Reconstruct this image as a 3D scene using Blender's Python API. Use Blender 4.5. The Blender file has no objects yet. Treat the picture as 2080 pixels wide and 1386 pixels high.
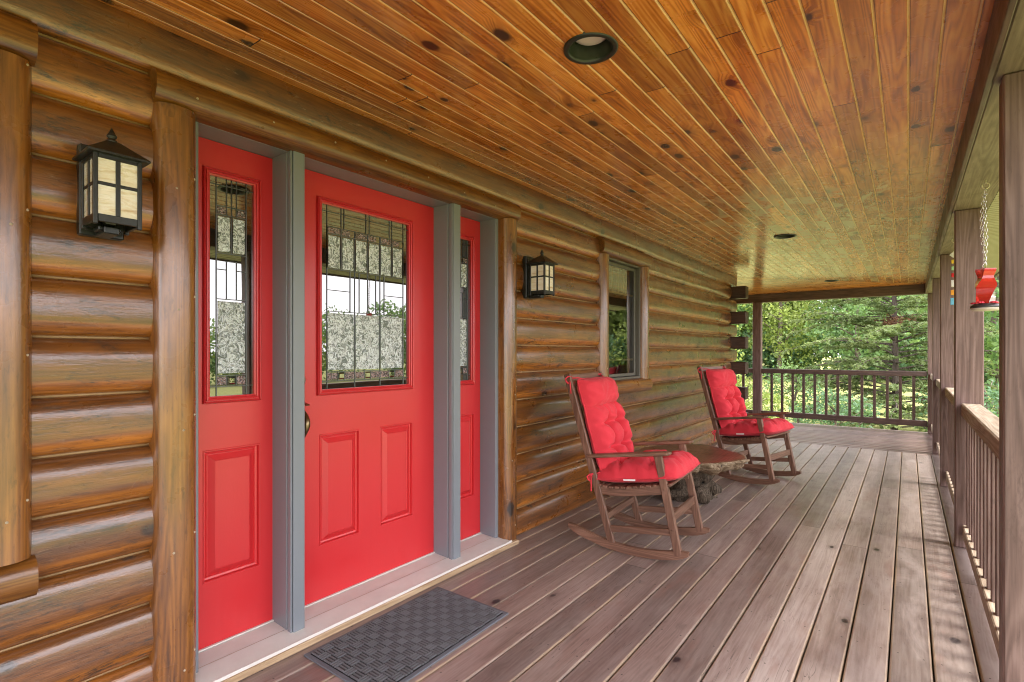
import bpy, bmesh, math, random
import numpy as np
from mathutils import Vector, Matrix, noise as mnoise
R = math.radians
rng = random.Random(7)
sc = bpy.context.scene
COL = sc.collection

# ------------------------------------------------------------------ mesh helpers
class MB:
    def __init__(s): s.v=[]; s.f=[]; s.m=[]; s.sm=[]; s.cur=0; s.smooth=False
    def add(s, vs, fs, smooth=None):
        o=len(s.v); s.v.extend([tuple(p) for p in vs])
        for f in fs:
            s.f.append([i+o for i in f]); s.m.append(s.cur); s.sm.append(s.smooth if smooth is None else smooth)
    def box(s, x0,x1,y0,y1,z0,z1,c=.003,M=None):
        h=[(x1-x0)/2,(y1-y0)/2,(z1-z0)/2]; ce=[(x0+x1)/2,(y0+y1)/2,(z0+z1)/2]
        c=min(c,min(h)*.45); vs=[]; idx={}
        for sx in(-1,1):
            for sy in(-1,1):
                for sz in(-1,1):
                    for a in range(3):
                        p=[]
                        for k,sg in enumerate((sx,sy,sz)):
                            p.append(ce[k]+sg*(h[k] if k==a else h[k]-c))
                        idx[(sx,sy,sz,a)]=len(vs); v=Vector(p); vs.append(M@v if M else v)
        fs=[]
        S=(-1,1)
        for a in range(3):
            b,d=(a+1)%3,(a+2)%3
            for sg in S:
                def k(p,q):
                    t=[0,0,0]; t[a]=sg; t[b]=p; t[d]=q; return idx[(t[0],t[1],t[2],a)]
                f=[k(-1,-1),k(1,-1),k(1,1),k(-1,1)]
                fs.append(f if sg>0 else f[::-1])
        for a in range(3):
            b,d=(a+1)%3,(a+2)%3
            for p in S:
                for q in S:
                    def k(r,ax):
                        t=[0,0,0]; t[a]=r; t[b]=p; t[d]=q; return idx[(t[0],t[1],t[2],ax)]
                    f=[k(-1,b),k(1,b),k(1,d),k(-1,d)]
                    fs.append(f if p*q>0 else f[::-1])
        for sx in S:
            for sy in S:
                for sz in S:
                    f=[idx[(sx,sy,sz,0)],idx[(sx,sy,sz,1)],idx[(sx,sy,sz,2)]]
                    fs.append(f if sx*sy*sz>0 else f[::-1])
        s.add(vs,fs,False)
    def bar(s,p,q,w,h,up=(0,0,1),c=.003):
        p=Vector(p);q=Vector(q);d=(q-p);L=d.length;d.normalize();u=Vector(up)
        sd=u.cross(d); sd.normalize(); u=d.cross(sd)
        M=Matrix((( d.x,sd.x,u.x,p.x),(d.y,sd.y,u.y,p.y),(d.z,sd.z,u.z,p.z),(0,0,0,1)))
        s.box(0,L,-w/2,w/2,-h/2,h/2,c,M)
    def tube(s,pts,r,n=8,closed=False,caps=True):
        pts=[Vector(p) for p in pts]; N=len(pts); rs=r if hasattr(r,'__len__') else [r]*N
        vs=[];fs=[]; up=None
        for i,p in enumerate(pts):
            if closed: t=pts[(i+1)%N]-pts[i-1]
            else: t=pts[min(i+1,N-1)]-pts[max(i-1,0)]
            if t.length<1e-9: t=Vector((0,0,1))
            t.normalize()
            if up is None:
                up=Vector((0,0,1)) if abs(t.z)<.9 else Vector((1,0,0))
            a=up-t*up.dot(t)
            if a.length<1e-6: a=t.orthogonal()
            a.normalize(); b=t.cross(a); up=a
            for k in range(n):
                th=2*math.pi*k/n; vs.append(p+(a*math.cos(th)+b*math.sin(th))*rs[i])
        for i in range(N if closed else N-1):
            j=(i+1)%N
            for k in range(n):
                k2=(k+1)%n; fs.append([i*n+k,i*n+k2,j*n+k2,j*n+k])
        if caps and not closed:
            fs.append(list(range(n))[::-1]); fs.append([(N-1)*n+k for k in range(n)])
        s.add(vs,fs,True)
    def lathe(s,prof,cx,cy,n=32,z0=0,cap=False):
        vs=[];fs=[];P=len(prof)
        for k in range(n):
            th=2*math.pi*k/n
            for r,z in prof: vs.append((cx+r*math.cos(th),cy+r*math.sin(th),z0+z))
        for k in range(n):
            k2=(k+1)%n
            for i in range(P-1): fs.append([k*P+i,k2*P+i,k2*P+i+1,k*P+i+1])
        s.add(vs,fs,True)
    def build(s,name,mats,parent=None,recalc=False,bevel=None):
        me=bpy.data.meshes.new(name); me.from_pydata(s.v,[],s.f)
        if not isinstance(mats,(list,tuple)): mats=[mats]
        for m in mats: me.materials.append(m)
        me.polygons.foreach_set('material_index',s.m); me.polygons.foreach_set('use_smooth',s.sm)
        if recalc:
            b=bmesh.new(); b.from_mesh(me); bmesh.ops.recalc_face_normals(b,faces=b.faces); b.to_mesh(me); b.free()
        me.update()
        o=bpy.data.objects.new(name,me); COL.objects.link(o)
        if parent: o.parent=parent
        return o
def tag(o,label=None,cat=None,group=None,kind=None):
    if label: o['label']=label
    if cat: o['category']=cat
    if group: o['group']=group
    if kind: o['kind']=kind
    return o
def empty(name,loc,rz,label,cat,group=None):
    o=bpy.data.objects.new(name,None); o.empty_display_size=.1; COL.objects.link(o)
    o.location=loc; o.rotation_euler=(0,0,rz); return tag(o,label,cat,group)
def copy_tree(o,parent=None):
    c=o.copy(); COL.objects.link(c)
    if parent: c.parent=parent
    for ch in list(o.children): copy_tree(ch,c)
    return c
def sweep(mb,prof,axis,a0,a1,seg=None,jit=0,seed=0,caps=True,smooth=True,endcut=None):
    """extrude an open/closed 2-D profile [(p,q)...] along an axis (1: y, 2: z)"""
    n=max(1,int((a1-a0)/(seg or 1e9))); P=len(prof); vs=[]
    for i in range(n+1):
        a=a0+(a1-a0)*i/n
        for j,(p,q) in enumerate(prof):
            d=0
            if jit and 0<j<P-1: d=jit*mnoise.noise(Vector((a*2.3,j*.25,seed*7.7)))+jit*.5*mnoise.noise(Vector((a*9,j*.5,seed*3.1)))
            if axis==1: vs.append((p+d,a,q+d*.3))
            elif axis==2: vs.append((p+d,q,a))
            else: vs.append((a,p+d,q))
    fs=[]
    for i in range(n):
        for j in range(P-1):
            f=[i*P+j,i*P+j+1,(i+1)*P+j+1,(i+1)*P+j]; fs.append(f)
    mb.add(vs,fs,smooth)
    if caps:
        mb.add(vs[:P],[list(range(P))],False); mb.add(vs[-P:],[list(range(P))[::-1]],False)

# ------------------------------------------------------------------ materials
class NT:
    def __init__(s,name):
        s.mat=bpy.data.materials.new(name); s.mat.use_nodes=True; s.t=s.mat.node_tree; s.n=s.t.nodes; s.l=s.t.links
        s.bsdf=s.n['Principled BSDF']; s.out=s.n['Material Output']
    def new(s,t): return s.n.new(t)
    def put(s,sock,v):
        if v is None: return
        if isinstance(v,bpy.types.NodeSocket): s.l.new(v,sock)
        else:
            try: sock.default_value=v
            except Exception: sock.default_value=tuple(v)+(1,)
    def math(s,op,a,b=None,c=None,clamp=False):
        n=s.new('ShaderNodeMath'); n.operation=op; n.use_clamp=clamp
        s.put(n.inputs[0],a); s.put(n.inputs[1],b); s.put(n.inputs[2],c); return n.outputs[0]
    def sep(s,v):
        n=s.new('ShaderNodeSeparateXYZ'); s.put(n.inputs[0],v); return n.outputs
    def comb(s,x,y,z):
        n=s.new('ShaderNodeCombineXYZ'); s.put(n.inputs[0],x);s.put(n.inputs[1],y);s.put(n.inputs[2],z); return n.outputs[0]
    def noise(s,vec,scale,detail=3,rough=.5,dist=0):
        n=s.new('ShaderNodeTexNoise'); s.put(n.inputs['Vector'],vec); n.inputs['Scale'].default_value=scale
        n.inputs['Detail'].default_value=detail; n.inputs['Roughness'].default_value=rough; n.inputs['Distortion'].default_value=dist
        return n.outputs['Fac']
    def vor(s,vec,scale,feature='F1',rand=1):
        n=s.new('ShaderNodeTexVoronoi'); n.feature=feature; s.put(n.inputs['Vector'],vec); n.inputs['Scale'].default_value=scale
        n.inputs['Randomness'].default_value=rand; return n.outputs
    def ramp(s,fac,stops,interp='LINEAR'):
        n=s.new('ShaderNodeValToRGB'); n.color_ramp.interpolation=interp; e=n.color_ramp.elements
        while len(e)<len(stops): e.new(.5)
        for el,(p,c) in zip(e,stops):
            el.position=p; el.color=(tuple(c)+(1,))[:4] if hasattr(c,'__len__') else (c,c,c,1)
        s.put(n.inputs[0],fac); return n.outputs[0]
    def mix(s,fac,a,b,blend='MIX'):
        n=s.new('ShaderNodeMix'); n.data_type='RGBA'; n.blend_type=blend
        s.put(n.inputs[0],fac); 
        for i,v in ((6,a),(7,b)):
            if isinstance(v,bpy.types.NodeSocket): s.l.new(v,n.inputs[i])
            else: n.inputs[i].default_value=(tuple(v)+(1,))[:4]
        return n.outputs[2]
    def maprange(s,v,a,b,c,d):
        n=s.new('ShaderNodeMapRange'); s.put(n.inputs[0],v)
        for i,x in enumerate((a,b,c,d)): s.put(n.inputs[1+i],x)
        return n.outputs[0]
    def white(s,w):
        n=s.new('ShaderNodeTexWhiteNoise'); n.noise_dimensions='1D'; s.put(n.inputs['W'],w); return n.outputs['Value']
    def obj(s): return s.new('ShaderNodeTexCoord').outputs['Object']
    def rand(s): return s.new('ShaderNodeObjectInfo').outputs['Random']
    def bump(s,h,strength,dist=.01,normal=None):
        n=s.new('ShaderNodeBump'); n.inputs['Strength'].default_value=strength; n.inputs['Distance'].default_value=dist
        s.put(n.inputs['Height'],h); s.put(n.inputs['Normal'],normal); return n.outputs[0]
    def set(s,**k):
        for a,v in k.items(): s.put(s.bsdf.inputs[a.replace('_',' ')],v)
        return s.mat

def plain(name,col,rough=.5,metal=0,var=.12,bump=.05,scale=30,coat=0,spec=.5):
    t=NT(name); co=t.obj(); n=t.noise(co,scale,4); n2=t.noise(co,scale*.12,3)
    c=t.mix(t.math('MULTIPLY',t.math('ADD',n,n2),.5),[x*(1-var) for x in col],[x*(1+var) for x in col])
    t.set(Base_Color=c,Roughness=t.maprange(n2,.3,.7,rough*.85,min(1,rough*1.15)),Metallic=metal,Normal=t.bump(n,bump,.003),Coat_Weight=coat)
    t.set(**{'Specular_IOR_Level':spec}); return t.mat

def wood(name,axis,dark,mid,light,across=25,along=1.4,knots=.5,kscale=6,krad=.16,rough=(.25,.5),coat=0,coat_rough=.15,
         board=None,joint=None,vary=.25,stain=0,stain_col=(.02,.018,.015),stain_scale=1.6,bump=.15,extra=None,spec=.5,off=0,bumpdist=.002,fleck=.25,ring=.12,streak=.28,coat_ior=1.5):
    """axis: grain direction. board=(axis,width,offset) splits into planks with their own tone"""
    t=NT(name); co=t.obj(); s=t.sep(co); oth=[k for k in range(3) if k!=axis]
    r0=t.rand(); al=s[axis]; p=s[oth[0]]; q=s[oth[1]]
    jl=None
    if board:
        bi=t.math('FLOOR',t.math('DIVIDE',t.math('SUBTRACT',s[board[0]],board[2]),board[1]))
        rb=t.white(t.math('ADD',t.math('MULTIPLY',bi,1.37),.5+off))
        if joint:
            ja=t.math('ADD',t.math('DIVIDE',al,joint),t.math('MULTIPLY',rb,7.3))
            fr=t.math('FRACT',ja); jl=t.math('LESS_THAN',fr,.0045/joint)
            rb=t.white(t.math('ADD',t.math('MULTIPLY',t.math('FLOOR',ja),.731),t.math('MULTIPLY',rb,91.7)))
        r0=rb
    sh=t.math('MULTIPLY',r0,53.1)
    alo=t.math('ADD',al,sh); po=t.math('ADD',p,t.math('MULTIPLY',sh,.37))
    mv=t.comb(alo,po,q)
    kv=t.vor(t.comb(t.math('MULTIPLY',alo,.62),po,q),kscale); d=kv['Distance']; kc=t.sep(kv['Color'])
    have=t.math('LESS_THAN',kc[0],knots); rad=t.maprange(kc[1],0,1,krad*.45,krad)
    wob=t.math('ADD',d,t.math('MULTIPLY',t.math('SUBTRACT',t.noise(mv,32,3),.5),.11))
    kn=t.math('MULTIPLY',t.maprange(t.math('DIVIDE',wob,rad),.75,1.15,1,0),have)
    halo=t.math('MULTIPLY',t.maprange(t.math('DIVIDE',d,rad),.6,2.6,1,0),have)
    warp=t.math('MULTIPLY',halo,.035)
    g=t.noise(t.comb(t.math('MULTIPLY',alo,along),t.math('MULTIPLY',t.math('ADD',po,warp),across),t.math('MULTIPLY',q,across)),1,5,.6,.6)
    rings=t.math('MULTIPLY_ADD',t.math('SINE',t.math('MULTIPLY',t.noise(t.comb(t.math('MULTIPLY',alo,.55),t.math('MULTIPLY',t.math('ADD',po,warp),9),t.math('MULTIPLY',q,9)),1,2),110)),.5,.5)
    fine=t.noise(t.comb(t.math('MULTIPLY',alo,4),t.math('MULTIPLY',po,120),t.math('MULTIPLY',q,120)),1,3,.6)
    fl=t.noise(t.comb(t.math('MULTIPLY',alo,16),t.math('MULTIPLY',po,75),t.math('MULTIPLY',q,75)),1,4,.7,.3)
    blot=t.noise(t.comb(t.math('MULTIPLY',alo,1.6),t.math('MULTIPLY',po,6),t.math('MULTIPLY',q,6)),1,5,.65)
    gf=t.math('ADD',t.math('ADD',t.math('MULTIPLY',g,.34),t.math('MULTIPLY',rings,ring)),t.math('ADD',t.math('MULTIPLY',fine,streak),t.math('MULTIPLY',blot,.66-ring-streak)))
    c=t.ramp(gf,[(.36,dark),(.5,mid),(.63,light)])
    c=t.mix(t.math('MULTIPLY',t.maprange(fl,.44,.32,0,1),fleck),c,[x*.35 for x in dark])
    c=t.mix(1,c,t.ramp(r0,[(0,(1-vary,)*3),(.5,(1,1-.12*vary,1-.2*vary)),(1,(1+vary,1+vary*1.05,1+vary*1.1))]),'MULTIPLY')
    c=t.mix(t.math('MULTIPLY',halo,.55),c,[x*.55 for x in dark])
    c=t.mix(t.math('MULTIPLY',kn,.92),c,(dark[0]*.10,dark[1]*.12,dark[2]*.2))
    rg=t.maprange(t.noise(mv,5,4,.6),.3,.7,rough[0],rough[1])
    if stain:
        st=t.noise(t.comb(t.math('MULTIPLY',alo,stain_scale),t.math('MULTIPLY',po,stain_scale*4),t.math('MULTIPLY',q,stain_scale*4)),1,6,.65,.3)
        sm=t.maprange(st,.60,.70,0,stain)
        flake=t.maprange(t.noise(t.comb(t.math('MULTIPLY',alo,40),t.math('MULTIPLY',po,130),t.math('MULTIPLY',q,130)),1,3),.45,.6,.15,1)
        sm=t.math('MULTIPLY',sm,flake)
        c=t.mix(sm,c,stain_col); rg=t.math('ADD',rg,t.math('MULTIPLY',sm,.25))
    if extra: c,rg=extra(t,c,rg,s)
    if jl is not None: c=t.mix(jl,c,[x*.12 for x in dark])
    h=t.math('ADD',t.math('ADD',t.math('MULTIPLY',fine,.5),t.math('MULTIPLY',fl,fleck*1.6)),t.math('ADD',t.math('MULTIPLY',g,.7),t.math('MULTIPLY',kn,-.5)))
    nb=t.bump(h,bump,bumpdist)
    t.set(Base_Color=c,Roughness=rg,Normal=nb,Coat_Weight=coat,Coat_Roughness=coat_rough)
    if coat: t.l.new(t.bump(h,bump*.8,bumpdist),t.bsdf.inputs['Coat Normal'])
    t.bsdf.inputs['Coat IOR'].default_value=coat_ior
    t.set(**{'Specular_IOR_Level':spec}); return t.mat

M={}
LOGC=dict(dark=(.078,.024,.004),mid=(.20,.068,.009),light=(.32,.118,.018))
def crackle(t,c,rg,s):
    # faces that take the weather have gone grey-brown, lower edge painted lighter: honey stain plus lawn bounce
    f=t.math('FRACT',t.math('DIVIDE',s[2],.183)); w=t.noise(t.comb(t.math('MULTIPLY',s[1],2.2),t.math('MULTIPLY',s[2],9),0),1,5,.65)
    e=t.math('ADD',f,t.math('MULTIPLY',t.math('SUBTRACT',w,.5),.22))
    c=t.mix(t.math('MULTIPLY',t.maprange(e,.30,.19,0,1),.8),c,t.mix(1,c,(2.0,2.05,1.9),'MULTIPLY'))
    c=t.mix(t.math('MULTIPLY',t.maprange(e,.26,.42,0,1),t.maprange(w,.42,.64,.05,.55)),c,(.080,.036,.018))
    bs=t.noise(t.comb(t.math('MULTIPLY',s[1],3.1),t.math('MULTIPLY',s[2],11),3.3),1,6,.72,.6)
    bk=t.noise(t.comb(t.math('MULTIPLY',s[1],30),t.math('MULTIPLY',s[2],110),1),1,4,.7)
    bm_=t.math('MULTIPLY',t.maprange(bs,.555,.64,0,.85),t.maprange(bk,.42,.56,.2,1)); c=t.mix(bm_,c,(.022,.020,.018)); rg=t.math('ADD',rg,t.math('MULTIPLY',bm_,.2))
    ck=t.noise(t.comb(t.math('MULTIPLY',s[0],14),t.math('MULTIPLY',s[1],1.1),t.math('MULTIPLY',s[2],46)),1,3,.5,.4)
    line=t.maprange(t.math('ABSOLUTE',t.math('SUBTRACT',ck,.5)),0,.010,1,0)
    gate=t.maprange(t.noise(s[1].node.inputs[0].links[0].from_socket,1.3,2),.44,.55,0,1)
    pale=t.maprange(t.noise(t.comb(t.math('MULTIPLY',s[0],9),t.math('MULTIPLY',s[1],14),t.math('MULTIPLY',s[2],70)),1,5,.7),.60,.70,0,.45)
    c=t.mix(t.math('MULTIPLY',pale,t.maprange(w,.42,.6,0,1)),c,(.34,.24,.17))
    return t.mix(t.math('MULTIPLY',t.math('MULTIPLY',line,gate),.85),c,(.02,.012,.006)),rg
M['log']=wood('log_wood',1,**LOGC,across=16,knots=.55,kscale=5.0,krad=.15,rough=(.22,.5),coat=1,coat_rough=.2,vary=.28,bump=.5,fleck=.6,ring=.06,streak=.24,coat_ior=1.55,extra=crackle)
M['sidelog']=wood('side_log_wood',0,dark=(.03,.016,.01),mid=(.06,.03,.018),light=(.10,.05,.03),across=16,knots=.3,kscale=5,rough=(.4,.6),vary=.1)  # log wood darkened, shade on the corner log ends put into the colour
M['casing_v']=wood('casing_wood_upright',2,dark=(.085,.029,.006),mid=(.21,.078,.013),light=(.34,.14,.026),across=18,knots=.42,kscale=5.5,krad=.17,rough=(.2,.4),coat=1,coat_rough=.22,coat_ior=1.6,vary=.12,stain=.7,stain_scale=2.4,bump=.4,fleck=.45,ring=.08)
M['casing_h']=wood('casing_wood_level',1,dark=(.075,.027,.006),mid=(.18,.068,.011),light=(.29,.125,.022),across=18,knots=.3,kscale=5,krad=.15,rough=(.25,.45),coat=.5,coat_rough=.2,vary=.15,stain=.6,stain_scale=2.2,bump=.4,fleck=.5,ring=.08)
def groove(t,c,q,o):
    # highlight on the lit flank painted pale in each V joint, with the dark gap along one side
    f=t.math('FRACT',t.math('DIVIDE',t.math('SUBTRACT',q,o),.0875)); e=t.math('MINIMUM',f,t.math('SUBTRACT',1,f))
    c=t.mix(t.math('MULTIPLY',t.maprange(e,.028,.042,1,0),.8),c,(.80,.58,.28))
    d=t.math('MULTIPLY',t.math('GREATER_THAN',f,.055),t.math('LESS_THAN',f,.078))
    return t.mix(t.math('MULTIPLY',d,.75),c,(.07,.025,.008))
def worn(t,c,rg,s):
    # finish worn to grey-white flakes around the middle of the porch
    yy=t.math('MULTIPLY',t.maprange(s[1],3.5,4.3,0,1),t.maprange(s[1],7.0,9.8,1,.35))
    xx=t.math('MULTIPLY',t.maprange(s[0],.5,1.1,.1,1),t.maprange(s[0],1.9,2.4,1,.5))
    n=t.noise(t.comb(t.math('MULTIPLY',s[0],6),t.math('MULTIPLY',s[1],3.2),0),1,6,.72,.8)
    bi=t.white(t.math('FLOOR',t.math('DIVIDE',s[0],.0875)))
    m=t.maprange(t.math('ADD',n,t.math('MULTIPLY',t.math('SUBTRACT',bi,.5),.16)),.52,.58,0,1)
    m=t.math('MULTIPLY',t.math('MULTIPLY',m,t.math('MULTIPLY',xx,yy)),.92)
    c=t.mix(m,c,(.56,.50,.32)); return groove(t,c,s[0],0),t.math('ADD',rg,t.math('MULTIPLY',m,.15))
CEIL=dict(dark=(.26,.068,.011),mid=(.58,.200,.032),light=(.74,.335,.075))
M['ceil_y']=wood('ceiling_pine',1,**CEIL,across=20,along=1.1,knots=.72,kscale=7.0,krad=.19,rough=(.2,.36),coat=.5,coat_rough=.15,board=(0,.0875,0.0),joint=2.2,vary=.30,stain=.5,stain_col=(.12,.03,.008),bump=.15,extra=worn,streak=.18,fleck=.12)
M['ceil_x']=wood('ceiling_pine_end',0,**CEIL,across=20,along=1.1,knots=.7,kscale=7.0,krad=.17,rough=(.22,.4),coat=.35,coat_rough=.18,board=(1,.0875,8.1),joint=2.7,vary=.2,bump=.12,off=3,extra=lambda t,c,rg,s:(groove(t,c,s[1],8.1),rg))
def deckwear(t,c,rg,s):
    w=t.noise(t.comb(t.math('MULTIPLY',s[0],5),t.math('MULTIPLY',s[1],1.6),0),1,6,.68,.5)
    g=t.maprange(s[0],1.2,2.2,.35,1)
    m=t.math('MULTIPLY',t.maprange(w,.48,.66,0,.75),g)
    c=t.mix(m,c,(.40,.34,.315))
    red=t.maprange(t.noise(t.comb(t.math('MULTIPLY',s[0],8),t.math('MULTIPLY',s[1],2.3),4.4),1,4,.6),.58,.70,0,.4)
    c=t.mix(red,c,(.24,.12,.09))
    f=t.math('FRACT',t.math('DIVIDE',t.math('SUBTRACT',s[0],.078),.14)); ed=t.math('MINIMUM',f,t.math('SUBTRACT',1,f))
    c=t.mix(t.math('MULTIPLY',t.maprange(ed,.05,.085,1,0),t.maprange(w,.35,.6,.1,.75)),c,(.40,.29,.175))
    # screw heads in pairs on every joist
    fy=t.math('SUBTRACT',t.math('FRACT',t.math('DIVIDE',s[1],.41)),.5); fx=t.math('SUBTRACT',t.math('ABSOLUTE',t.math('SUBTRACT',f,.5)),.30)
    dd=t.math('ADD',t.math('POWER',t.math('MULTIPLY',fy,.41),2),t.math('POWER',t.math('MULTIPLY',fx,.14),2))
    c=t.mix(t.math('MULTIPLY',t.math('LESS_THAN',dd,.0038**2),.8),c,(.03,.025,.02))
    ck=t.noise(t.comb(t.math('MULTIPLY',s[0],30),t.math('MULTIPLY',s[1],1.3),8),1,3,.5,.3)
    cl=t.math('MULTIPLY',t.maprange(t.math('ABSOLUTE',t.math('SUBTRACT',ck,.5)),0,.008,1,0),t.maprange(t.noise(t.comb(s[0],s[1],7),1.7,2),.5,.6,0,.7))
    c=t.mix(cl,c,(.05,.035,.03))
    return c,t.math('ADD',rg,t.math('MULTIPLY',m,.12))
DECK=dict(dark=(.175,.128,.112),mid=(.275,.220,.200),light=(.365,.31,.285))
DECKX=dict(dark=(.10,.062,.052),mid=(.175,.115,.10),light=(.25,.175,.155))
M['deck_y']=wood('deck_board',1,**DECK,across=22,along=1.2,knots=.4,kscale=5.2,krad=.10,ring=.06,streak=.2,fleck=.22,rough=(.30,.50),coat=.25,coat_rough=.3,board=(0,.14,.078),joint=4.4,vary=.3,bump=.4,extra=deckwear,stain=.45,stain_col=(.10,.055,.045))
M['deck_x']=wood('deck_board_end',0,**DECKX,across=22,along=1.2,knots=.3,kscale=5.2,krad=.12,rough=(.30,.50),coat=.25,coat_rough=.3,board=(1,.14,8.05),joint=3.4,vary=.2,bump=.25,off=5)
POST=dict(dark=(.105,.066,.056),mid=(.165,.108,.094),light=(.235,.162,.145))
def postk(name,axis,board=None): return wood(name,axis,**POST,across=24,along=1.1,knots=.22,kscale=3.6,krad=.11,rough=(.45,.65),vary=.12,bump=.4,stain=.3,stain_col=(.05,.03,.025),spec=.35)
M['post']=postk('post_wood',2); M['rail_y']=postk('rail_wood',1); M['rail_x']=postk('rail_wood_end',0)
M['cap']=wood('rail_cap_wood',1,dark=(.22,.165,.12),mid=(.34,.27,.20),light=(.46,.38,.30),across=24,knots=.2,kscale=4,rough=(.5,.7),vary=.1,bump=.4,spec=.3)
M['beam']=wood('beam_wood',1,dark=(.14,.108,.078),mid=(.205,.165,.122),light=(.27,.222,.17),across=14,knots=.15,kscale=3,rough=(.5,.7),vary=.05,bump=.25,spec=.3)
M['trim']=wood('trim_wood',1,dark=(.06,.036,.028),mid=(.10,.062,.048),light=(.15,.095,.075),across=20,knots=.2,kscale=4,rough=(.4,.6),vary=.05,bump=.25)
M['trim_x']=wood('trim_wood_end',0,dark=(.06,.036,.028),mid=(.10,.062,.048),light=(.15,.095,.075),across=20,knots=.2,kscale=4,rough=(.4,.6),vary=.05,bump=.25)
CH=dict(dark=(.10,.048,.030),mid=(.175,.090,.058),light=(.26,.145,.098))
M['chair']=wood('chair_wood',2,**CH,across=30,along=2,knots=0,rough=(.35,.5),vary=.12,bump=.15)
M['chair_x']=wood('chair_wood_rail',0,**CH,across=30,along=2,knots=0,rough=(.35,.5),vary=.12,bump=.15)
M['chair_y']=wood('chair_wood_slat',1,**CH,across=30,along=2,knots=0,rough=(.35,.5),vary=.12,bump=.15)
M['slab']=wood('slab_wood',1,dark=(.07,.032,.02),mid=(.15,.068,.042),light=(.22,.115,.075),across=9,along=1.5,knots=.25,kscale=3,rough=(.3,.45),coat=.25,coat_rough=.25,vary=.05,bump=.08)
M['bark']=wood('weathered_edge',0,dark=(.10,.06,.035),mid=(.30,.22,.14),light=(.48,.40,.29),across=22,along=3,knots=.3,kscale=9,rough=(.7,.9),vary=0,bump=1,bumpdist=.02,spec=.2)
M['root']=wood('root_wood',2,dark=(.035,.026,.018),mid=(.115,.088,.062),light=(.24,.19,.145),across=18,along=3,knots=.4,kscale=9,rough=(.8,.95),vary=0,bump=1,bumpdist=.03,spec=.2)
M['chink']=plain('caulk_bead',(.30,.19,.09),.5,var=.2)
# red door paint with brushed texture
t=NT('red_door_paint'); co=t.obj(); s_=t.sep(co); n=t.noise(t.comb(0,t.math('MULTIPLY',s_[1],130),t.math('MULTIPLY',s_[2],34)),1,4,.6); n2=t.math('ADD',t.math('MULTIPLY',t.noise(co,2.2,5,.6),.7),t.math('MULTIPLY',t.noise(t.comb(0,t.math('MULTIPLY',s_[1],40),t.math('MULTIPLY',s_[2],3)),1,3),.3))
t.set(Base_Color=t.mix(n2,(.56,.020,.026),(.63,.030,.037)),Roughness=t.maprange(n2,.3,.7,.28,.42),Normal=t.bump(n,.3,.0014),Coat_Weight=.35,Coat_Roughness=.28); M['red']=t.mat
M['grey']=plain('grey_frame_paint',(.20,.228,.255),.36,var=.05,bump=.04,scale=120)
M['white']=plain('white_sill_edge',(.68,.67,.64),.5,var=.06)
M['strip']=wood('bare_wood_strip',1,dark=(.30,.20,.11),mid=(.46,.33,.20),light=(.56,.43,.29),knots=.1,rough=(.5,.7),vary=0)
t=NT('ribbed_sill'); co=t.obj(); s=t.sep(co); rib=t.math('SINE',t.math('MULTIPLY',s[0],2*math.pi/.0052)); n=t.noise(co,9,5,.65)
t.set(Base_Color=t.mix(n,(.58,.60,.57),(.75,.77,.74)),Roughness=.45,Normal=t.bump(rib,.55,.0012)); M['sill']=t.mat
M['black']=plain('black_iron',(.014,.016,.014),.35,metal=.0,var=.3,bump=.2,scale=70)
M['bronze']=plain('aged_brass',(.20,.15,.08),.28,metal=1,var=.2)
M['nickel']=plain('pale_brass',(.62,.58,.5),.35,metal=1)
M['lead']=plain('zinc_came',(.13,.14,.14),.38,metal=.9,bump=.2)
M['vinyl']=plain('grey_vinyl',(.13,.125,.105),.4,var=.04)
M['grille']=plain('pine_grille',(.75,.55,.25),.45)
# lantern glass: creamy streaked
t=NT('cream_art_glass'); co=t.obj(); s=t.sep(co); n=t.noise(t.comb(t.math('MULTIPLY',s[0],6),t.math('MULTIPLY',s[1],6),t.math('MULTIPLY',s[2],34)),1,4,.6,1.6)
t.set(Base_Color=t.ramp(n,[(.30,(.60,.45,.27)),(.42,(.80,.73,.58)),(.6,(.90,.88,.80))]),Roughness=.18,Normal=t.bump(n,.5,.006),Coat_Weight=.6,Coat_Roughness=.05); M['cream']=t.mat
# glazing
t=NT('door_glass'); n=t.noise(t.obj(),2.5,2); t.set(Base_Color=(.012,.014,.012),Roughness=.012,IOR=2.9,Normal=t.bump(n,.012,.05)); M['dglass']=t.mat
t=NT('hammered_glass'); co=t.obj(); n=t.noise(co,30,5,.65,1.3)
r1=t.ramp(n,[(.38,(.10,.14,.12)),(.45,(.26,.32,.33)),(.50,(.84,.95,.99)),(.56,(.32,.39,.40)),(.61,(.10,.14,.115)),(.68,(.7,.82,.86))])  # bright sky glints and dark hollows of the ripples painted into base colour
t.set(Base_Color=r1,Roughness=.1,IOR=1.9,Normal=t.bump(n,.6,.02)); M['hammer']=t.mat
t=NT('granite_glass'); co=t.obj(); n=t.noise(co,130,2); t.set(Base_Color=t.ramp(n,[(.42,(.03,.02,.02)),(.6,(.30,.2,.19))]),Roughness=.1,IOR=2.0,Normal=t.bump(n,.8,.01)); M['granite']=t.mat
t=NT('window_glass'); g=t.new('ShaderNodeBsdfGlossy'); g.inputs['Roughness'].default_value=.01; tr=t.new('ShaderNodeBsdfTransparent'); tr.inputs[0].default_value=(.75,.78,.75,1)
fr=t.new('ShaderNodeFresnel'); fr.inputs[0].default_value=3.5; mx=t.new('ShaderNodeMixShader'); t.l.new(fr.outputs[0],mx.inputs[0]); t.l.new(tr.outputs[0],mx.inputs[1]); t.l.new(g.outputs[0],mx.inputs[2]); t.l.new(mx.outputs[0],t.out.inputs[0]); M['wglass']=t.mat
M['room']=plain('room_dark',(.10,.075,.05),.8)
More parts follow.
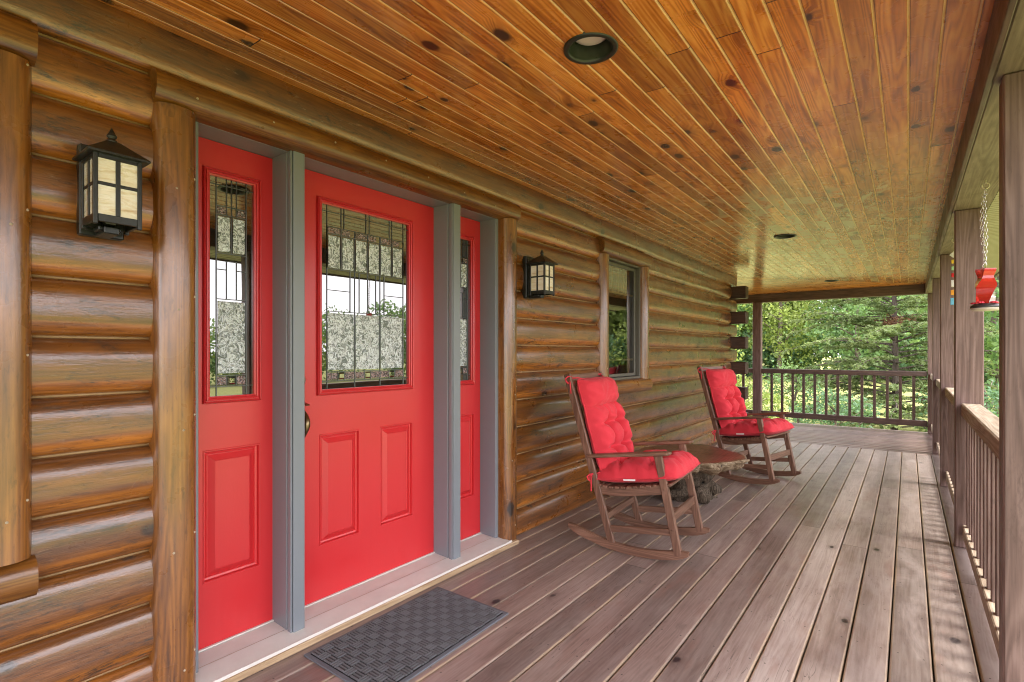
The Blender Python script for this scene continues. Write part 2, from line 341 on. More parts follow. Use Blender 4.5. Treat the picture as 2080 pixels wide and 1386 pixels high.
# fabric
t=NT('red_canvas'); co=t.obj(); s=t.sep(co); w=t.math('MULTIPLY',t.math('SINE',t.math('MULTIPLY',s[1],2600)),t.math('SINE',t.math('MULTIPLY',t.math('ADD',s[0],s[2]),2600))); n=t.noise(co,7,4)
t.set(Base_Color=t.mix(n,(.60,.032,.050),(.74,.055,.080)),Roughness=.8,Sheen_Weight=.1,Sheen_Roughness=.5,Normal=t.bump(t.math('ADD',t.math('MULTIPLY',w,.2),t.noise(co,22,4,.6)),.25,.006)); t.set(**{'Specular_IOR_Level':.2}); M['fabric']=t.mat
M['tagw']=plain('white_label',(.8,.8,.78),.6)
# mat
t=NT('charcoal_ribbed_rubber'); co=t.obj(); n=t.noise(co,420,3,.7); n2=t.noise(co,9,4); fl=t.maprange(t.noise(co,700,2),.72,.78,0,.8)
t.set(Base_Color=t.mix(fl,t.mix(t.math('MULTIPLY',t.math('ADD',n,n2),.5),(.07,.074,.082),(.20,.208,.225)),(.45,.45,.45)),Roughness=.9,Normal=t.bump(n,.6,.002)); t.set(**{'Specular_IOR_Level':.15}); M['mat']=t.mat
M['matedge']=plain('grey_felt_edge',(.15,.165,.19),.95,var=.35,bump=.6,scale=300,spec=.1)
M['bakelite']=plain('dark_trim_ring',(.018,.024,.018),.35,var=.1)
M['baffle']=plain('dark_green_baffle',(.035,.045,.03),.3,var=.15)
M['lens']=plain('frosted_lens',(.72,.66,.6),.4,var=.1)
M['soffit']=plain('vinyl_soffit',(.36,.34,.23),.5,var=.04)
M['roofing']=plain('shingle',(.06,.055,.05),.9)
M['steel']=plain('chain_steel',(.65,.62,.6),.25,metal=1)
M['hookw']=plain('cream_hook',(.62,.58,.42),.4)
t=NT('red_feeder_glass'); t.set(Base_Color=(.78,.045,.03),Roughness=.08,Transmission_Weight=.45,IOR=1.4,Coat_Weight=.5); t.set(Normal=t.bump(t.noise(t.obj(),30,2),.1,.01)); M['redglass']=t.mat
t=NT('feeder_glass_highlight'); t.set(Base_Color=(.86,.74,.74),Roughness=.06,Transmission_Weight=.5,IOR=1.4,Coat_Weight=.5); t.set(Normal=t.bump(t.noise(t.obj(),30,2),.1,.01)); M['highlightglass']=t.mat
M['feedbase']=plain('black_plastic',(.04,.038,.04),.35)
M['feedunder']=plain('pale_plastic',(.55,.5,.5),.4)
M['pinkfl']=plain('red_plastic_flower',(.75,.04,.08),.35)
# foliage
def leafmat(name,c0,c1,trans=.35,sc_=.6):
    c0=[x*1.25+.008 for x in c0]; c1=[x*1.15+.02 for x in c1]  # leaf colours lifted and paled, distant haze put into the colour
    t=NT(name); co=t.obj(); n=t.noise(co,sc_,4,.6); n2=t.noise(co,sc_*9,2)
    c=t.mix(t.maprange(t.math('ADD',t.math('MULTIPLY',n,.6),t.math('MULTIPLY',n2,.4)),.36,.64,0,1),c0,c1)
    d=t.new('ShaderNodeBsdfDiffuse'); tr=t.new('ShaderNodeBsdfTranslucent'); gl=t.new('ShaderNodeBsdfGlossy'); gl.inputs['Roughness'].default_value=.45; gl.inputs[0].default_value=(.5,.5,.5,1)
    t.l.new(c,d.inputs[0]); t.l.new(t.mix(.35,c,(.25,.35,.05)),tr.inputs[0])
    m=t.new('ShaderNodeMixShader'); m.inputs[0].default_value=trans; t.l.new(d.outputs[0],m.inputs[1]); t.l.new(tr.outputs[0],m.inputs[2])
    m2=t.new('ShaderNodeMixShader'); m2.inputs[0].default_value=.05; t.l.new(m.outputs[0],m2.inputs[1]); t.l.new(gl.outputs[0],m2.inputs[2])
    t.l.new(m2.outputs[0],t.out.inputs[0]); return t.mat
M['fir']=leafmat('fir_needles',(.075,.125,.045),(.22,.27,.10),.4,.8)
M['dead']=leafmat('dead_needles',(.12,.05,.025),(.22,.10,.05),.2)
M['leaf_a']=leafmat('leaf_bright',(.065,.145,.045),(.19,.31,.10),.4,.35)
M['leaf_b']=leafmat('leaf_mid',(.050,.12,.055),(.12,.23,.11),.4,.35)
M['leaf_c']=leafmat('leaf_dark',(.022,.055,.026),(.06,.11,.055),.25,.35)
M['leaf_d']=leafmat('leaf_yellow',(.13,.19,.03),(.30,.36,.09),.45,.35)
M['firbark']=wood('fir_bark',2,dark=(.045,.034,.028),mid=(.10,.08,.068),light=(.17,.14,.12),across=30,along=5,knots=.1,rough=(.8,.95),vary=.1,bump=1,bumpdist=.02,spec=.2)
M['trunk']=wood('tree_bark',2,dark=(.06,.045,.035),mid=(.15,.12,.10),light=(.25,.21,.18),across=30,along=5,knots=.1,rough=(.8,.95),vary=.1,bump=1,bumpdist=.02,spec=.2)
t=NT('lawn_grass'); co=t.obj(); n=t.noise(co,.22,5,.6); n2=t.noise(co,9,4,.7)
t.set(Base_Color=t.mix(t.math('MULTIPLY',t.math('ADD',n,n2),.5),(.19,.205,.065),(.355,.36,.145)),Roughness=.95,Normal=t.bump(n2,1,.05)); t.set(**{'Specular_IOR_Level':.1}); M['lawn']=t.mat

# ------------------------------------------------------------------ dimensions
CAMX=2.10; H=1.233; C=.183                 # log course
YC=8.10; YF=10.2; XI=2.335                  # house corner, far railing line, inner face of the posts
DX=-.126                                    # door plane
# ------------------------------------------------------------------ setting
mb=MB(); n=40
for i in range(n+1):
    for j in range(n+1):
        x=-180+420*i/n; y=-200+480*j/n; d=math.hypot(x-1,y-4)
        mb.v.append((x,y,-.92-.0*d+.35*mnoise.noise(Vector((x*.03,y*.03,0)))*min(1,max(0,(d-14)/20))))
for i in range(n):
    for j in range(n):
        a=i*(n+1)+j; mb.f.append([a,a+n+1,a+n+2,a+1]); mb.m.append(0); mb.sm.append(True)
tag(mb.build('lawn',M['lawn']),kind='structure')
# deck boards, each with rounded edges
mb=MB()
def plankY(x0,x1,y0,y1,top,th=.035,e=.006):
    pr=[(x0,top-th),(x0,top-e),(x0+e*.35,top-e*.35),(x0+e,top),(x1-e,top),(x1-e*.35,top-e*.35),(x1,top-e),(x1,top-th)]
    nseg=max(2,int((y1-y0)/.6)); vs=[]
    sd=x0*31.7
    for i in range(nseg+1):
        y=y0+(y1-y0)*i/nseg; dz=.0012*mnoise.noise(Vector((sd,y*.7,0))); dx=.0008*mnoise.noise(Vector((sd,y*.9,5)))
        vs+= [(p+dx,y,q+dz) for p,q in pr]
    P=8; fs=[]
    for i in range(nseg):
        for j in range(P-1): fs.append([i*P+j,(i+1)*P+j,(i+1)*P+j+1,i*P+j+1])
    mb.add(vs,fs,False); mb.add(vs[:P],[list(range(P))[::-1]],False); mb.add(vs[-P:],[list(range(P))],False)
k=0; x=.078-.14*1
while x<2.55:
    plankY(max(x+.0025,-.06),min(x+.14-.0035,2.56),-3.2,8.045,0.0); x+=.14
mb2=MB(); mbY=mb; mb=MB()
y=8.05
while y<10.28:
    plankY(-(y+.14-.006),-(y+.006),-4.0,2.56,0.0,e=.010); y+=.14
# rotate the second set by 90 degrees: (x,y)->(y,-x)
for v in mb.v: mb2.v.append((v[1],-v[0],v[2]))
mb2.f=mb.f; mb2.m=mb.m; mb2.sm=mb.sm
off=len(mbY.v); mbY.v+=mb2.v; mbY.f+=[[i+off for i in f] for f in mb2.f]; mbY.m+=[1]*len(mb2.f); mbY.sm+=mb2.sm
mbY.cur=2
mbY.box(-.05,2.5,-3.2,10.2,-.30,-.06,.002)   # joists and skirt below the boards
dk=mbY.build('porch_deck',[M['deck_y'],M['deck_x'],M['trim']]); tag(dk,kind='structure')

# ------------------------------------------------------------------ house
house=empty('log_house',(0,0,0),0,'brown varnished log house wall with red entry doors and casement window along the porch','house')
def logprof(z0,h,b,n=14):
    out=[]
    for i in range(n+1):
        q=-1+2*i/n; q=math.copysign(abs(q)**.8,q)
        out.append((b*(1-abs(q)**3.0)**.6, z0+h*(q+1)/2))
    return out
cuts={}
def openings(k):
    z0=k*C; o=[]
    if k<=11: o.append((.74,2.68))
    if 5<=k<=11: o.append((3.99,4.84))
    if 3<=k<=11: o.append((-.80,.30))
    return sorted(o)
for k in range(-1,13):
    end=8.0 if k%2==1 else 8.31
    h=C if k<12 else .20
    segs=[]; a=-3.2
    for o0,o1 in openings(k): segs.append((a,o0)); a=o1
    segs.append((a,end))
    for (a,b) in segs:
        m=MB(); sweep(m,[(-.10,k*C)]+logprof(k*C,h,.046)+[(-.10,k*C+h)],1,a,b,.12,.0035,seed=k*3.3+a)
        m.cur=1; m.smooth=True
        zz=k*C; m.tube([(.003+.0015*mnoise.noise(Vector((y,zz,1))),y,zz+.002*mnoise.noise(Vector((y*1.7,zz,3)))) for y in np.linspace(a,b,max(3,int((b-a)/.25)))],.0055,6)
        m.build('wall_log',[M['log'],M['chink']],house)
    # side wall log, its squared end standing out past the front wall on every other course
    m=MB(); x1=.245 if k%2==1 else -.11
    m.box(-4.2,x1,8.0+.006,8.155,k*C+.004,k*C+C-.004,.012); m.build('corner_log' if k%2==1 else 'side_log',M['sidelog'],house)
# room behind the glazing
m=MB(); m.box(-3.6,-.22,-2.6,7.8,.02,2.5,.001); 
for f in m.f: f.reverse()
m.build('room',M['room'],house)
def D(w,b,n=12):
    return [(b*(1-abs(-1+2*i/n)**2.6)**.6, w*i/n) for i in range(n+1)]
def vlog(y0,y1,z0,z1,xb,b,seed=0):
    m=MB(); pr=[(xb-.09,y0)]+[(xb+p,y0+q) for p,q in D(y1-y0,b)]+[(xb-.09,y1)]
    sweep(m,pr,2,z0,z1,.15,.002,seed); return m
def hlog(y0,y1,z0,z1,xb,b,seed=0):
    m=MB(); pr=[(xb-.09,z0)]+[(xb+p,z0+q) for p,q in D(z1-z0,b)]+[(xb-.09,z1)]
    sweep(m,pr,1,y0,y1,.15,.002,seed); return m
def nails(m,pts):
    m.cur=1
    for p in pts:
        m.lathe([(0,.0026),(.003,.002),(.0045,0)],0,0,8)
        for i in range(len(m.v)-24,len(m.v)):
            x,y,z=m.v[i]; m.v[i]=(p[0]+z,p[1]+x,p[2]+y)
M['nail']=plain('nail_head',(.40,.33,.24),.4)
def casing_v(y0,y1,z0,z1,par,seed):
    m=vlog(y0,y1,z0,z1,.046,.040,seed)
    yc=(y0+y1)/2; pts=[]
    for z in np.arange(z0+.12,z1-.05,.42):
        pts.append((.0855,yc+.018*math.sin(z*9),z)); pts.append((.070,y1-.014,z+.05))
    nails(m,pts); return m.build('casing',[M['casing_v'],M['nail']],par)
# --- door unit
def frameprof(m,y0,y1,z0,z1,x,prof,fill=True):
    """nested rectangles: prof is a list of (inset, height out of the plane x)"""
    L=[]
    for ins,hh in prof:
        L.append([(x+hh,y0+ins,z0+ins),(x+hh,y1-ins,z0+ins),(x+hh,y1-ins,z1-ins),(x+hh,y0+ins,z1-ins)])
    vs=[p for r in L for p in r]; fs=[]
    for i in range(len(L)-1):
        for k in range(4):
            k2=(k+1)%4; fs.append([i*4+k,i*4+k2,(i+1)*4+k2,(i+1)*4+k])
    if fill: fs.append([(len(L)-1)*4+k for k in range(4)])
    m.add(vs,fs,False)
def slab(y0,y1,z0,z1,holes,x=DX):
    m=MB(); ys=sorted({y0,y1}|{h[0] for h in holes}|{h[1] for h in holes}); zs=sorted({z0,z1}|{h[2] for h in holes}|{h[3] for h in holes})
    for i in range(len(ys)-1):
        for j in range(len(zs)-1):
            cy=(ys[i]+ys[i+1])/2; cz=(zs[j]+zs[j+1])/2
            if any(h[0]<cy<h[1] and h[2]<cz<h[3] for h in holes): continue
            m.add([(x,ys[i],zs[j]),(x,ys[i+1],zs[j]),(x,ys[i+1],zs[j+1]),(x,ys[i],zs[j+1])],[[0,1,2,3]],False)
    t=.045
    m.add([(x,y0,z0),(x,y1,z0),(x,y1,z1),(x,y0,z1),(x-t,y0,z0),(x-t,y1,z0),(x-t,y1,z1),(x-t,y0,z1)],[[0,4,5,1],[1,5,6,2],[2,6,7,3],[3,7,4,0],[4,7,6,5]],False)
    return m
PANEL=[(0,0),(.002,.003),(.006,.003),(.008,-.002),(.0095,-.011),(.016,-.013),(.018,-.009),(.020,-.009),(.022,-.013),(.024,-.012),(.046,.002),(.0475,.0005)]
GLZ=[(0,0),(.0005,-.004),(.003,-.004),(.004,.012),(.007,.015),(.010,.012),(.0105,.006),(.0135,.006),(.014,.012),(.019,.014),(.023,.011),(.0235,.004),(.029,.002),(.030,-.012)]
def leaded(par,y0,y1,z0,z1,wide):
    """came lines, hammered, granite and bevelled panes over one clear sheet"""
    x=DX-.010
    m=MB(); m.add([(x,y0,z0),(x,y1,z0),(x,y1,z1),(x,y0,z1)],[[0,1,2,3]],False); m.build('glass',M['dglass'],par)
    Y=lambda s:y0+(y1-y0)*s; Z=lambda h:z0+(z1-z0)*h
    ln=[]; ham=[]; gra=[]; bev=[]
    if wide:
        b=.065; i0,i1=b,1-b; cols=[i0+(i1-i0)*k/3 for k in range(4)]
        for s_ in (i0,i1): ln.append((s_,0,s_,1))
        for h in (.045,.965): ln.append((0,h,1,h))
        for h in (.095,.425): ln.append((i0,h,i1,h))
        for s_ in cols[1:3]: ln.append((s_,0,s_,.655)); 
        for k in range(3):
            ham.append((cols[k]+.012,cols[k+1]-.012,.105,.415))
            w=(cols[k+1]-cols[k]); gra+= [(cols[k]+.006,cols[k]+w*.36,.052,.09),(cols[k+1]-w*.36,cols[k+1]-.006,.052,.09)]; bev.append((cols[k]+w*.38,cols[k+1]-w*.38,.052,.09))
            for q in (.38,.62): ln.append((cols[k]+w*q,.045,cols[k]+w*q,.095))
        c6=[i0+(i1-i0)*k/6 for k in range(7)]
        ln.append((i0,.655,i1,.655)); ln.append((i0,.845,i1,.845)); ln.append((i0,.885,i1,.885))
        for k in range(7): ln.append((c6[k],.655,c6[k],.885))
        for k in range(6): ham.append((c6[k]+.014,c6[k+1]-.014,.662,.838)); 
        for k in range(6):
            w=c6[k+1]-c6[k]; gra.append((c6[k]+.008,c6[k+1]-.008-(.3*w if k%2 else 0),.85,.88))
        for s_ in (c6[1],c6[1]+.03,c6[3]-.02,c6[3]+.02,c6[5]-.03,c6[5]): ln.append((s_,.885,s_,1))
        for s_ in (cols[1]-.05,cols[1]+.05,cols[2]-.05,cols[2]+.05,.5): ln.append((s_,.425,s_,.655))
        ln.append((cols[0],.54,cols[1]-.05,.54)); ln.append((cols[2]+.05,.54,cols[3],.54))
    else:
        i0,i1=.17,.83
        for s_ in (i0,i1): ln.append((s_,0,s_,1))
        for h in (.045,.965): ln.append((0,h,1,h))
        for h in (.095,.445,.655,.83,.87): ln.append((i0,h,i1,h))
        ham+= [(i0+.03,i1-.03,.105,.435),(i0+.03,.47,.662,.823),(.53,i1-.03,.662,.823)]
        gra+= [(i0+.02,.38,.052,.09),(.62,i1-.02,.052,.09),(i0+.02,.37,.835,.865),(.63,i1-.02,.835,.865)]; bev.append((.41,.59,.052,.09))
        for s_ in (.39,.61): ln.append((s_,.045,s_,.095)); ln.append((s_,.445,s_,.62)); ln.append((s_,.83,s_,1))
        ln.append((.5,.655,.5,1)); ln.append((i0,.58,.39,.58)); ln.append((.61,.58,i1,.58)); ln.append((.39,.62,.61,.62))
    m=MB()
    for a,h0,b_,h1 in ln: m.bar((x+.002,Y(a),Z(h0)),(x+.002,Y(b_),Z(h1)),.0034,.004,(1,0,0),.001)
    m.build('came',M['lead'],par)
    for a,b_,h0,h1 in ham:
        m=MB(); nn=14; hh=max(8,int(nn*(h1-h0)*(z1-z0)/max(.01,(b_-a)*(y1-y0)))); vs=[]; fs=[]
        for i in range(nn+1):
            for j in range(hh+1):
                e=min(i,nn-i,j,hh-j); vs.append((x+.0015+(.003 if e else 0),Y(a+(b_-a)*i/nn),Z(h0+(h1-h0)*j/hh)))
        for i in range(nn):
            for j in range(hh): q=i*(hh+1)+j; fs.append([q,q+hh+1,q+hh+2,q+1])
        m.add(vs,fs,True); m.build('hammered_pane',M['hammer'],par)
    for a,b_,h0,h1 in gra: m=MB(); m.box(x-.001,x+.003,Y(a),Y(b_),Z(h0),Z(h1),.001); m.build('speckled_pane',M['granite'],par)
    for a,b_,h0,h1 in bev: m=MB(); frameprof(m,Y(a),Y(b_),Z(h0),Z(h1),x+.001,[(0,0),(.007,.005)]); m.build('bevelled_pane',M['dglass'],par)
ZB,ZT=.058,2.083; GZ0,GZ1=1.026,1.974; PZ0,PZ1=.313,.842
def doorleaf(name,y0,y1,gl,panels,lab):
    h=[(gl[0],gl[1],GZ0,GZ1)]+[(a,b,PZ0,PZ1) for a,b in panels]
    o=slab(y0,y1,ZB,ZT,h).build(name,M['red'],house); o['label']=lab
    m=MB(); frameprof(m,gl[0],gl[1],GZ0,GZ1,DX,GLZ,False); m.build('glazing_bead',M['red'],o)
    for a,b in panels:
        m=MB(); frameprof(m,a,b,PZ0,PZ1,DX,PANEL); m.build('raised_panel',M['red'],o)
    leaded(o,gl[0]+.027,gl[1]-.027,GZ0+.027,GZ1-.027,(gl[1]-gl[0])>.4); return o
door=doorleaf('entry_door',1.253,2.168,(1.403,2.005),[(1.418,1.647),(1.776,2.005)],'wide red entry door with leaded glass and two lower panels')
doorleaf('sidelight',.838,1.19,(.902,1.138),[(.905,1.135)],'narrow red sidelight left of the entry door')
doorleaf('sidelight',2.236,2.586,(2.295,2.527),[(2.295,2.527)],'narrow red sidelight right of the entry door')
# hardware
m=MB(); m.lathe([(0,.022),(.012,.024),(.022,.020),(.030,.012),(.033,.004),(.033,0)],0,0,28)
m.v=[(DX+z,1.312+x,1.105+y) for x,y,z in m.v]; m.build('deadbolt',M['nickel'],door)
m=MB(); pts=[]
for i in range(19):
    u=i/18; pts.append((DX+.012+.055*math.sin(math.pi*u)**.8,1.312+.004*math.sin(u*6),.985-.17*u))
m.tube(pts,[.007+.009*math.sin(math.pi*min(1,(i/18)*1.15))**2 for i in range(19)],10)
m.box(DX,DX+.008,1.29,1.334,.955,1.035,.003); m.box(DX,DX+.007,1.296,1.328,.79,.83,.003)
m.tube([(DX+.008,1.312,.802),(DX+.03,1.312,.80),(DX+.034,1.312,.806)],.006,8)
m.bar((DX+.03,1.312,1.005),(DX+.075,1.315,.995),.02,.006,c=.002)
m.build('handle',M['bronze'],door)
# grey frame: jambs, mullions, head
fr=MB()
fr.box(-.17,.005,.800,.838,.035,2.125,.002); fr.box(-.17,.005,2.586,2.624,.035,2.125,.002)
fr.box(-.17,.0035,.838,1.190,2.085,2.125,.002); fr.box(-.17,.0035,1.2525,2.168,2.085,2.125,.002); fr.box(-.17,.0035,2.236,2.586,2.085,2.125,.002)
frame=fr.build('door_frame',M['grey'],house)
for a,b in ((1.190,1.2525),(2.168,2.236)):
    m=MB(); m.box(-.17,-.012,a,b,.030,2.125,.002); m.box(-.012,-.004,a+.006,b-.006,.030,2.125,.001); m.box(-.004,.028,a+.010,b,.028,2.115,.003); m.box(-.004,.022,a,a+.007,.029,2.1,.002)
    m.build('mullion',M['grey'],frame)
m=MB()
m.add([(DX-.05,.80,.056),(-.018,.80,.050),(-.018,2.624,.050),(DX-.05,2.624,.056)],[[0,1,2,3]],False)
m.add([(-.016,.80,.0495),(.092,.80,.040),(.092,2.624,.040),(-.016,2.624,.0495)],[[0,1,2,3]],False)
m.cur=1; m.box(.092,.0975,.76,2.64,.028,.0415,.001); m.box(DX,DX+.012,.838,2.586,.0555,.061,.001)
m.cur=2; m.box(-.06,.106,.70,2.70,.002,.028,.002)
m.build('threshold',[M['sill'],M['white'],M['strip']],house)
for a,b,s_ in ((.678,.812,1),(2.612,2.735,2)): casing_v(a,b,.001,2.088,house,s_)['label']='half log casing beside the red doors'
m=hlog(.674,2.742,2.086,2.203,.046,.046,5); nails(m,[(.0915,y,2.14+.02*math.sin(y*20)) for y in np.arange(.8,2.7,.28)]); m.build('head_casing',[M['casing_h'],M['nail']],house)
# --- windows
def window(y0,y1,z0,z1,lab):
    m=MB(); d=-.10
    for a,b,c_,e in ((y0,y0+.02,z0,z1),(y1-.02,y1,z0,z1)): m.box(-.13,.030,a,b,c_,e,.003)
    m.box(-.13,.029,y0+.02,y1-.02,z1-.02,z1,.003); m.box(-.13,.029,y0+.02,y1-.02,z0,z0+.02,.003)
    w=m.build('window',M['vinyl'],house); w['label']=lab
    a,b,c_,e=y0+.022,y1-.022,z0+.022,z1-.022
    m=MB(); s=.030
    m.box(-.06,-.010,a,a+s,c_,e,.004); m.box(-.06,-.010,b-s,b,c_,e,.004); m.box(-.059,-.011,a+s,b-s,e-s,e,.004); m.box(-.059,-.011,a+s,b-s,c_,c_+s,.004)
    m.build('sash',M['vinyl'],w)
    a+=s;b-=s;c_+=s;e-=s
    m=MB(); m.add([(-.022,a-.004,c_-.004),(-.022,b+.004,c_-.004),(-.022,b+.004,e+.004),(-.022,a-.004,e+.004)],[[0,1,2,3]],False); m.build('glass',M['wglass'],w)
    m=MB(); wd=b-a; ht=e-c_
    for q in (.16,.84): m.box(-.034,-.026,a+wd*q-.009,a+wd*q+.009,c_,e,.002)
    for q in (.13,.76): m.box(-.0325,-.0275,a,b,c_+ht*q-.009,c_+ht*q+.009,.001)
    for q in (.33,.5,.67): m.box(-.034,-.026,a+wd*q-.007,a+wd*q+.007,c_+ht*.76,e,.002)
    m.build('grille',M['grille'],w)
    return w
w=window(4.045,4.79,.985,2.065,'tall narrow grey casement window with pine grille')
casing_v(3.925,4.046,.975,2.062,w,7); casing_v(4.789,4.905,.975,2.062,w,8)
hlog(3.92,4.93,2.058,2.2,.046,.044,9).build('head_casing',M['casing_h'],w); hlog(3.92,4.93,.855,.985,.046,.048,10).build('sill',M['casing_h'],w)
w=window(-.80,.24,.635,2.08,'window casing at the left edge with half log sill')
casing_v(.232,.368,.635,2.078,w,11); casing_v(-.93,-.79,.635,2.078,w,12)
hlog(-.94,.374,2.076,2.203,.046,.046,13).build('head_casing',M['casing_h'],w); hlog(-.94,.374,.515,.638,.046,.050,14).build('sill',M['casing_h'],w)

# ------------------------------------------------------------------ porch roof
SL=.0345; ZC=2.356; KH=(YF-YC)/2.32; XT=2.322
roof=empty('porch_roof',(1.2,4,2.3),0,'porch roof with knotty pine board ceiling and brown edge beams','porch roof')
roof.location=(0,0,0)
W=.0875; g=.0048; gd=.005
hip=lambda x: YC+max(x,0)*KH
lights=[(1.20,1.648),(1.19,5.40),(1.18,9.19)]
def vprofile(a0,a1,first):
    """board profile with V grooves: list of (a, dz)"""
    out=[]; a=first
    while a<a1:
        b=min(a+W,a1)
        for q,dz in ((a,gd),(a+g,0),(b-g,0)):
            if a0<=q<=a1: out.append((q,dz))
        a+=W
    out.append((a1,gd)); return out
bm=bmesh.new()
pr=vprofile(0,XT,0.0)
def strip(vlist):
    return [bm.verts.new(v) for v in vlist]
A=strip([(x,-3.4,ZC-SL*x+dz) for x,dz in pr]); B=strip([(x,hip(x),ZC-SL*x+dz) for x,dz in pr])
for i in range(len(pr)-1):
    f=bm.faces.new([A[i],B[i],B[i+1],A[i+1]]); f.material_index=0
pr=vprofile(YC,YF-.02,YC)
A=strip([(-4.2,y,ZC-SL*(y-YC)/KH+dz) for y,dz in pr]); B=strip([((y-YC)/KH,y,ZC-SL*(y-YC)/KH+dz) for y,dz in pr])
for i in range(len(pr)-1):
    f=bm.faces.new([A[i],A[i+1],B[i+1],B[i]]); f.material_index=1
RH=.078
for lx,ly in lights:
    for k in range(20):
        th=2*math.pi*(k+.5)/20; nrm=Vector((math.cos(th),math.sin(th),0))
        fs=[f for f in bm.faces if min(v.co.x for v in f.verts)<lx+.1 and max(v.co.x for v in f.verts)>lx-.1 and min(v.co.y for v in f.verts)<ly+.1 and max(v.co.y for v in f.verts)>ly-.1]
        geom=list({e for f in fs for e in f.edges}|{v for f in fs for v in f.verts})+fs
        bmesh.ops.bisect_plane(bm,geom=geom,plane_co=Vector((lx,ly,0))+nrm*RH,plane_no=nrm)
    dl=[f for f in bm.faces if math.hypot(f.calc_center_median().x-lx,f.calc_center_median().y-ly)<RH*1.0 and f.calc_area()<.03 and all(math.hypot(v.co.x-lx,v.co.y-ly)<RH*1.06 for v in f.verts)]
    bmesh.ops.delete(bm,geom=dl,context='FACES')
me=bpy.data.meshes.new('ceiling'); bm.to_mesh(me); bm.free(); me.materials.append(M['ceil_y']); me.materials.append(M['ceil_x'])
o=bpy.data.objects.new('ceiling',me); COL.objects.link(o); o.parent=roof
m=MB(); m.box(XT+.002,2.50,-3.4,YF+.10,2.132,2.31,.004); m.build('edge_beam',M['beam'],roof)
m=MB(); m.box(XT-.018,XT,-3.4,YF-.02,2.126,2.29,.003); m.build('edge_trim',M['trim'],roof)
m=MB(); m.box(-4.2,XT-.02,YF-.04,YF+.10,2.13,2.31,.004); m.build('end_beam',M['trim_x'],roof)
m=MB(); 
y=-3.4
while y<YF+.1:   # ribbed soffit under the eave
    pr=[(y,2.142),(y+.008,2.142),(y+.012,2.134),(y+.058,2.134),(y+.062,2.142)]
    m.add([(2.502,a,b+.0) for a,b in pr]+[(2.905,a,b-.0) for a,b in pr],[[i,i+1,i+6,i+5] for i in range(4)],False); y+=.062
m.build('soffit',M['soffit'],roof)
m=MB(); m.box(-4.2,2.502,YF+.102,YF+.16,2.150,2.17,.002); m.build('end_soffit',M['soffit'],roof)
m=MB(); m.box(2.906,2.935,-3.4,YF+.19,2.118,2.30,.004); m.box(-4.2,2.905,YF+.161,YF+.19,2.140,2.30,.003); m.build('fascia',M['trim'],roof)
m=MB(); m.add([(-5,-3.5,3.4),(2.97,-3.5,2.31),(2.97,10.42,2.31),(-5,10.42,3.4),(-5,-3.5,2.7),(2.97,-3.5,2.302),(2.97,10.42,2.302),(-5,10.42,2.7)],[[0,1,2,3],[7,6,5,4],[1,5,6,2],[2,6,7,3],[0,3,7,4],[0,4,5,1]],False)
m.add([(-4.2,-3.41,-.5),(2.9,-3.41,-.5),(2.9,-3.41,.001),(-4.2,-3.41,.001)],[[0,1,2,3]],False)
m.build('roof_slab',M['roofing'],roof)

# ------------------------------------------------------------------ posts and railings
plabs={2.30:'nearest porch post cut off by the right edge',4.33:'porch post behind the red hummingbird feeder',6.20:'porch post behind the string of coloured glass',8.14:'slim looking porch post next to the far corner post'}
GP='posts along the open side of the porch'
py=[.35,2.30,4.33,6.20,8.14,10.13]
for y in py:
    if y<1: lab='porch post out of view at the camera side'
    xp=XI+(.008 if y==2.30 else 0); m=MB(); m.box(xp,xp+.138,y,y+.092,.001,2.131,.006)
    if y<1: continue
    tag(m.build('porch_post',M['post']),plabs.get(y,'corner porch post where the two railings meet'),'post',GP)
m=MB(); m.box(-.142,-.004,YF-.06,YF+.075,.001,2.129,.006); tag(m.build('porch_post',M['post']),'dark porch post in the far railing near the log ends','post',GP)
RX=XI+.070
def bayY(y0,y1,lab,n):
    r=empty('porch_railing',(RX,y0,0),0,lab,'railing','railing bays along the open side of the porch')
    L=y1-y0; m=MB(); m.box(-.040,.055,.003,L-.003,.832,.912,.006); m.build('top_rail',M['cap'],r)
    m=MB(); m.box(-.034,.040,.003,L-.003,.075,.150,.005); m.build('bottom_rail',M['cap'],r)
    for i in range(n):
        yy=L*(i+.6)/n; m=MB(); m.box(-.018,.019,yy-.0185,yy+.0185,.1503,.8317,.003); m.build('baluster',M['post'],r)
blab=['railing bay out of the right edge nearest the camera','railing bay between the nearest post and the feeder post','railing bay between the feeder post and coloured glass post','railing bay behind the coloured glass post','short looking railing bay beside the far corner post']
for i in range(1,5): bayY(py[i]+.092,py[i+1],blab[i],13)
def bayX(x0,x1,lab,n):
    r=empty('porch_railing',(x0,YF,0),0,lab,'railing','railing bays across the far end of the porch')
    L=x1-x0; m=MB(); m.box(.003,L-.003,-.045,.045,.862,.940,.006); m.build('top_rail',M['trim_x'],r)
    m=MB(); m.box(.003,L-.003,-.035,.035,.095,.185,.005); m.build('bottom_rail',M['trim_x'],r)
    for i in range(n):
        xx=L*(i+1)/(n+1); m=MB(); m.box(xx-.02,xx+.02,-.02,.02,.1853,.8617,.003); m.build('baluster',M['trim'],r)
bayX(-.004,XI,'wide dark railing across the far end of the porch',13)
bayX(-2.0,-.142,'end of far railing between dark post and log ends',10)

